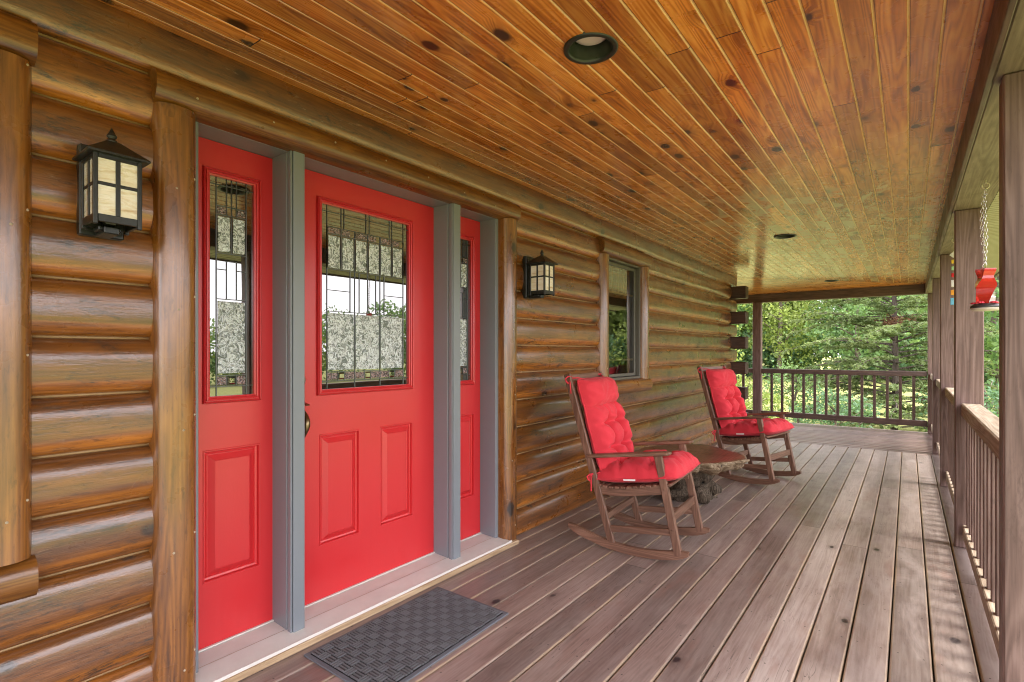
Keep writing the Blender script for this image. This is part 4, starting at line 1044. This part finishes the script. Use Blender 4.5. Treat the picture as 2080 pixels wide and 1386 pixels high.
for (bx,by,bh,br,mt,lb) in ((-4.2,16.5,1.5,1.1,'leaf_b','wide mid green bush beyond the left part of the far railing'),(3.4,15.5,1.6,1.0,'leaf_b','green bush behind the corner post of the far railing'),(-7.0,19.0,1.7,1.2,'leaf_d','yellow green bush seen by the log ends')):
    tree(bx,by,bh,br,M[mt],'shrub',lb,.085,70,46,.02,cat='shrub',group=SG)
# woodland mass behind and the distant tree line across the lawn
Ps=[];mi=[]
def wood_mass(cx,cy,h,rx,n,sz,mid):
    P=crown_pts(np.array([cx,cy,-.9+h*.5]),rx,h*.52,n,34,rx*.2); P=P[P[:,2]>-.9]; V,F=leaves(P,sz); return V,F,np.full(len(F),mid)
def stuff(name,items,lab,cat):
    Vs=[];Fs=[];Ms=[];o=0
    for it in items:
        V,F,mm_=wood_mass(*it); Vs.append(V);Fs.append(F+o);Ms.append(mm_);o+=len(V)
    ob=mesh_np(name,np.concatenate(Vs),np.concatenate(Fs),[M['leaf_a'],M['leaf_b'],M['leaf_c'],M['leaf_d']],None,np.concatenate(Ms)); tag(ob,lab,cat,kind='stuff')
it=[]
x=-48
while x<34:
    it.append((x+NR.uniform(-1,1),52+NR.uniform(-3,5)+abs(x)*.05,18+NR.uniform(-2,4),4.1,150,.75,NR.choice([0,1,1,2,3]))); x+=3.4
x=-46
while x<30:
    it.append((x+NR.uniform(-1,1),44+NR.uniform(-1,2),3.4+NR.uniform(-.6,1.6),2.3,40,.36,NR.choice([0,1,3]))); x+=2.6
stuff('woodland',it,'mixed green woodland filling the view beyond the lawn','woodland')
it=[]
y=-40
while y<75:
    it.append((36+NR.uniform(-2,3)-max(0,y-12)*.30,y+NR.uniform(-1,1),3.3+NR.uniform(-.6,.7)+max(0,y-8)*.11,2.3,60,.30,NR.choice([1,2,2,2,1]) if y<10 else NR.choice([0,3,3,3]))); y+=2.2
stuff('tree_line',it,'dark tree line across the side lawn mirrored in the door glass','woodland')

# ------------------------------------------------------------------ light, sky, camera
EL=62
w=bpy.data.worlds.new('World'); sc.world=w; w.use_nodes=True; nt=w.node_tree; bg=nt.nodes['Background']
sky=nt.nodes.new('ShaderNodeTexSky'); sky.sky_type='NISHITA'; sky.sun_disc=False; sky.sun_elevation=R(EL); sky.sun_rotation=R(90); sky.air_density=1.2; sky.dust_density=2.5
tc=nt.nodes.new('ShaderNodeTexCoord'); ns=nt.nodes.new('ShaderNodeTexNoise'); ns.inputs['Scale'].default_value=2.2; ns.inputs['Detail'].default_value=6
nt.links.new(tc.outputs['Generated'],ns.inputs['Vector']); rp=nt.nodes.new('ShaderNodeValToRGB'); rp.color_ramp.elements[0].position=.34; rp.color_ramp.elements[1].position=.58; rp.color_ramp.elements[0].color=(.55,.55,.55,1); rp.color_ramp.elements[1].color=(.95,.95,.95,1)
nt.links.new(ns.outputs['Fac'],rp.inputs[0]); mx=nt.nodes.new('ShaderNodeMix'); mx.data_type='RGBA'; nt.links.new(rp.outputs[0],mx.inputs[0]); nt.links.new(sky.outputs[0],mx.inputs[6]); mx.inputs[7].default_value=(16,15.2,15.9,1)
nt.links.new(mx.outputs[2],bg.inputs['Color']); bg.inputs['Strength'].default_value=.11
sun=bpy.data.lights.new('sun','SUN'); sun.energy=1.8; sun.angle=R(15.0); sun.color=(1,.95,.86); so=bpy.data.objects.new('sun',sun); COL.objects.link(so); so.rotation_euler=(0,R(90-EL),0)
cam=bpy.data.cameras.new('camera'); cam.lens=36*1060/2080; cam.sensor_width=36; cam.shift_y=23/2080; cam.clip_start=.05; cam.clip_end=1500
co=bpy.data.objects.new('camera',cam); COL.objects.link(co); co.location=(CAMX,0,H); co.rotation_euler=(R(90),0,math.atan(805/1060)); sc.camera=co
sc.view_settings.view_transform='Standard'; sc.view_settings.look='None'; sc.view_settings.exposure=1.78; sc.view_settings.gamma=1
cy=sc.cycles; cy.filter_width=1.05; cy.max_bounces=8; cy.diffuse_bounces=5; cy.glossy_bounces=4; cy.transmission_bounces=6; cy.transparent_max_bounces=8; cy.use_denoising=True; cy.sample_clamp_indirect=8; cy.caustics_reflective=False; cy.caustics_refractive=False
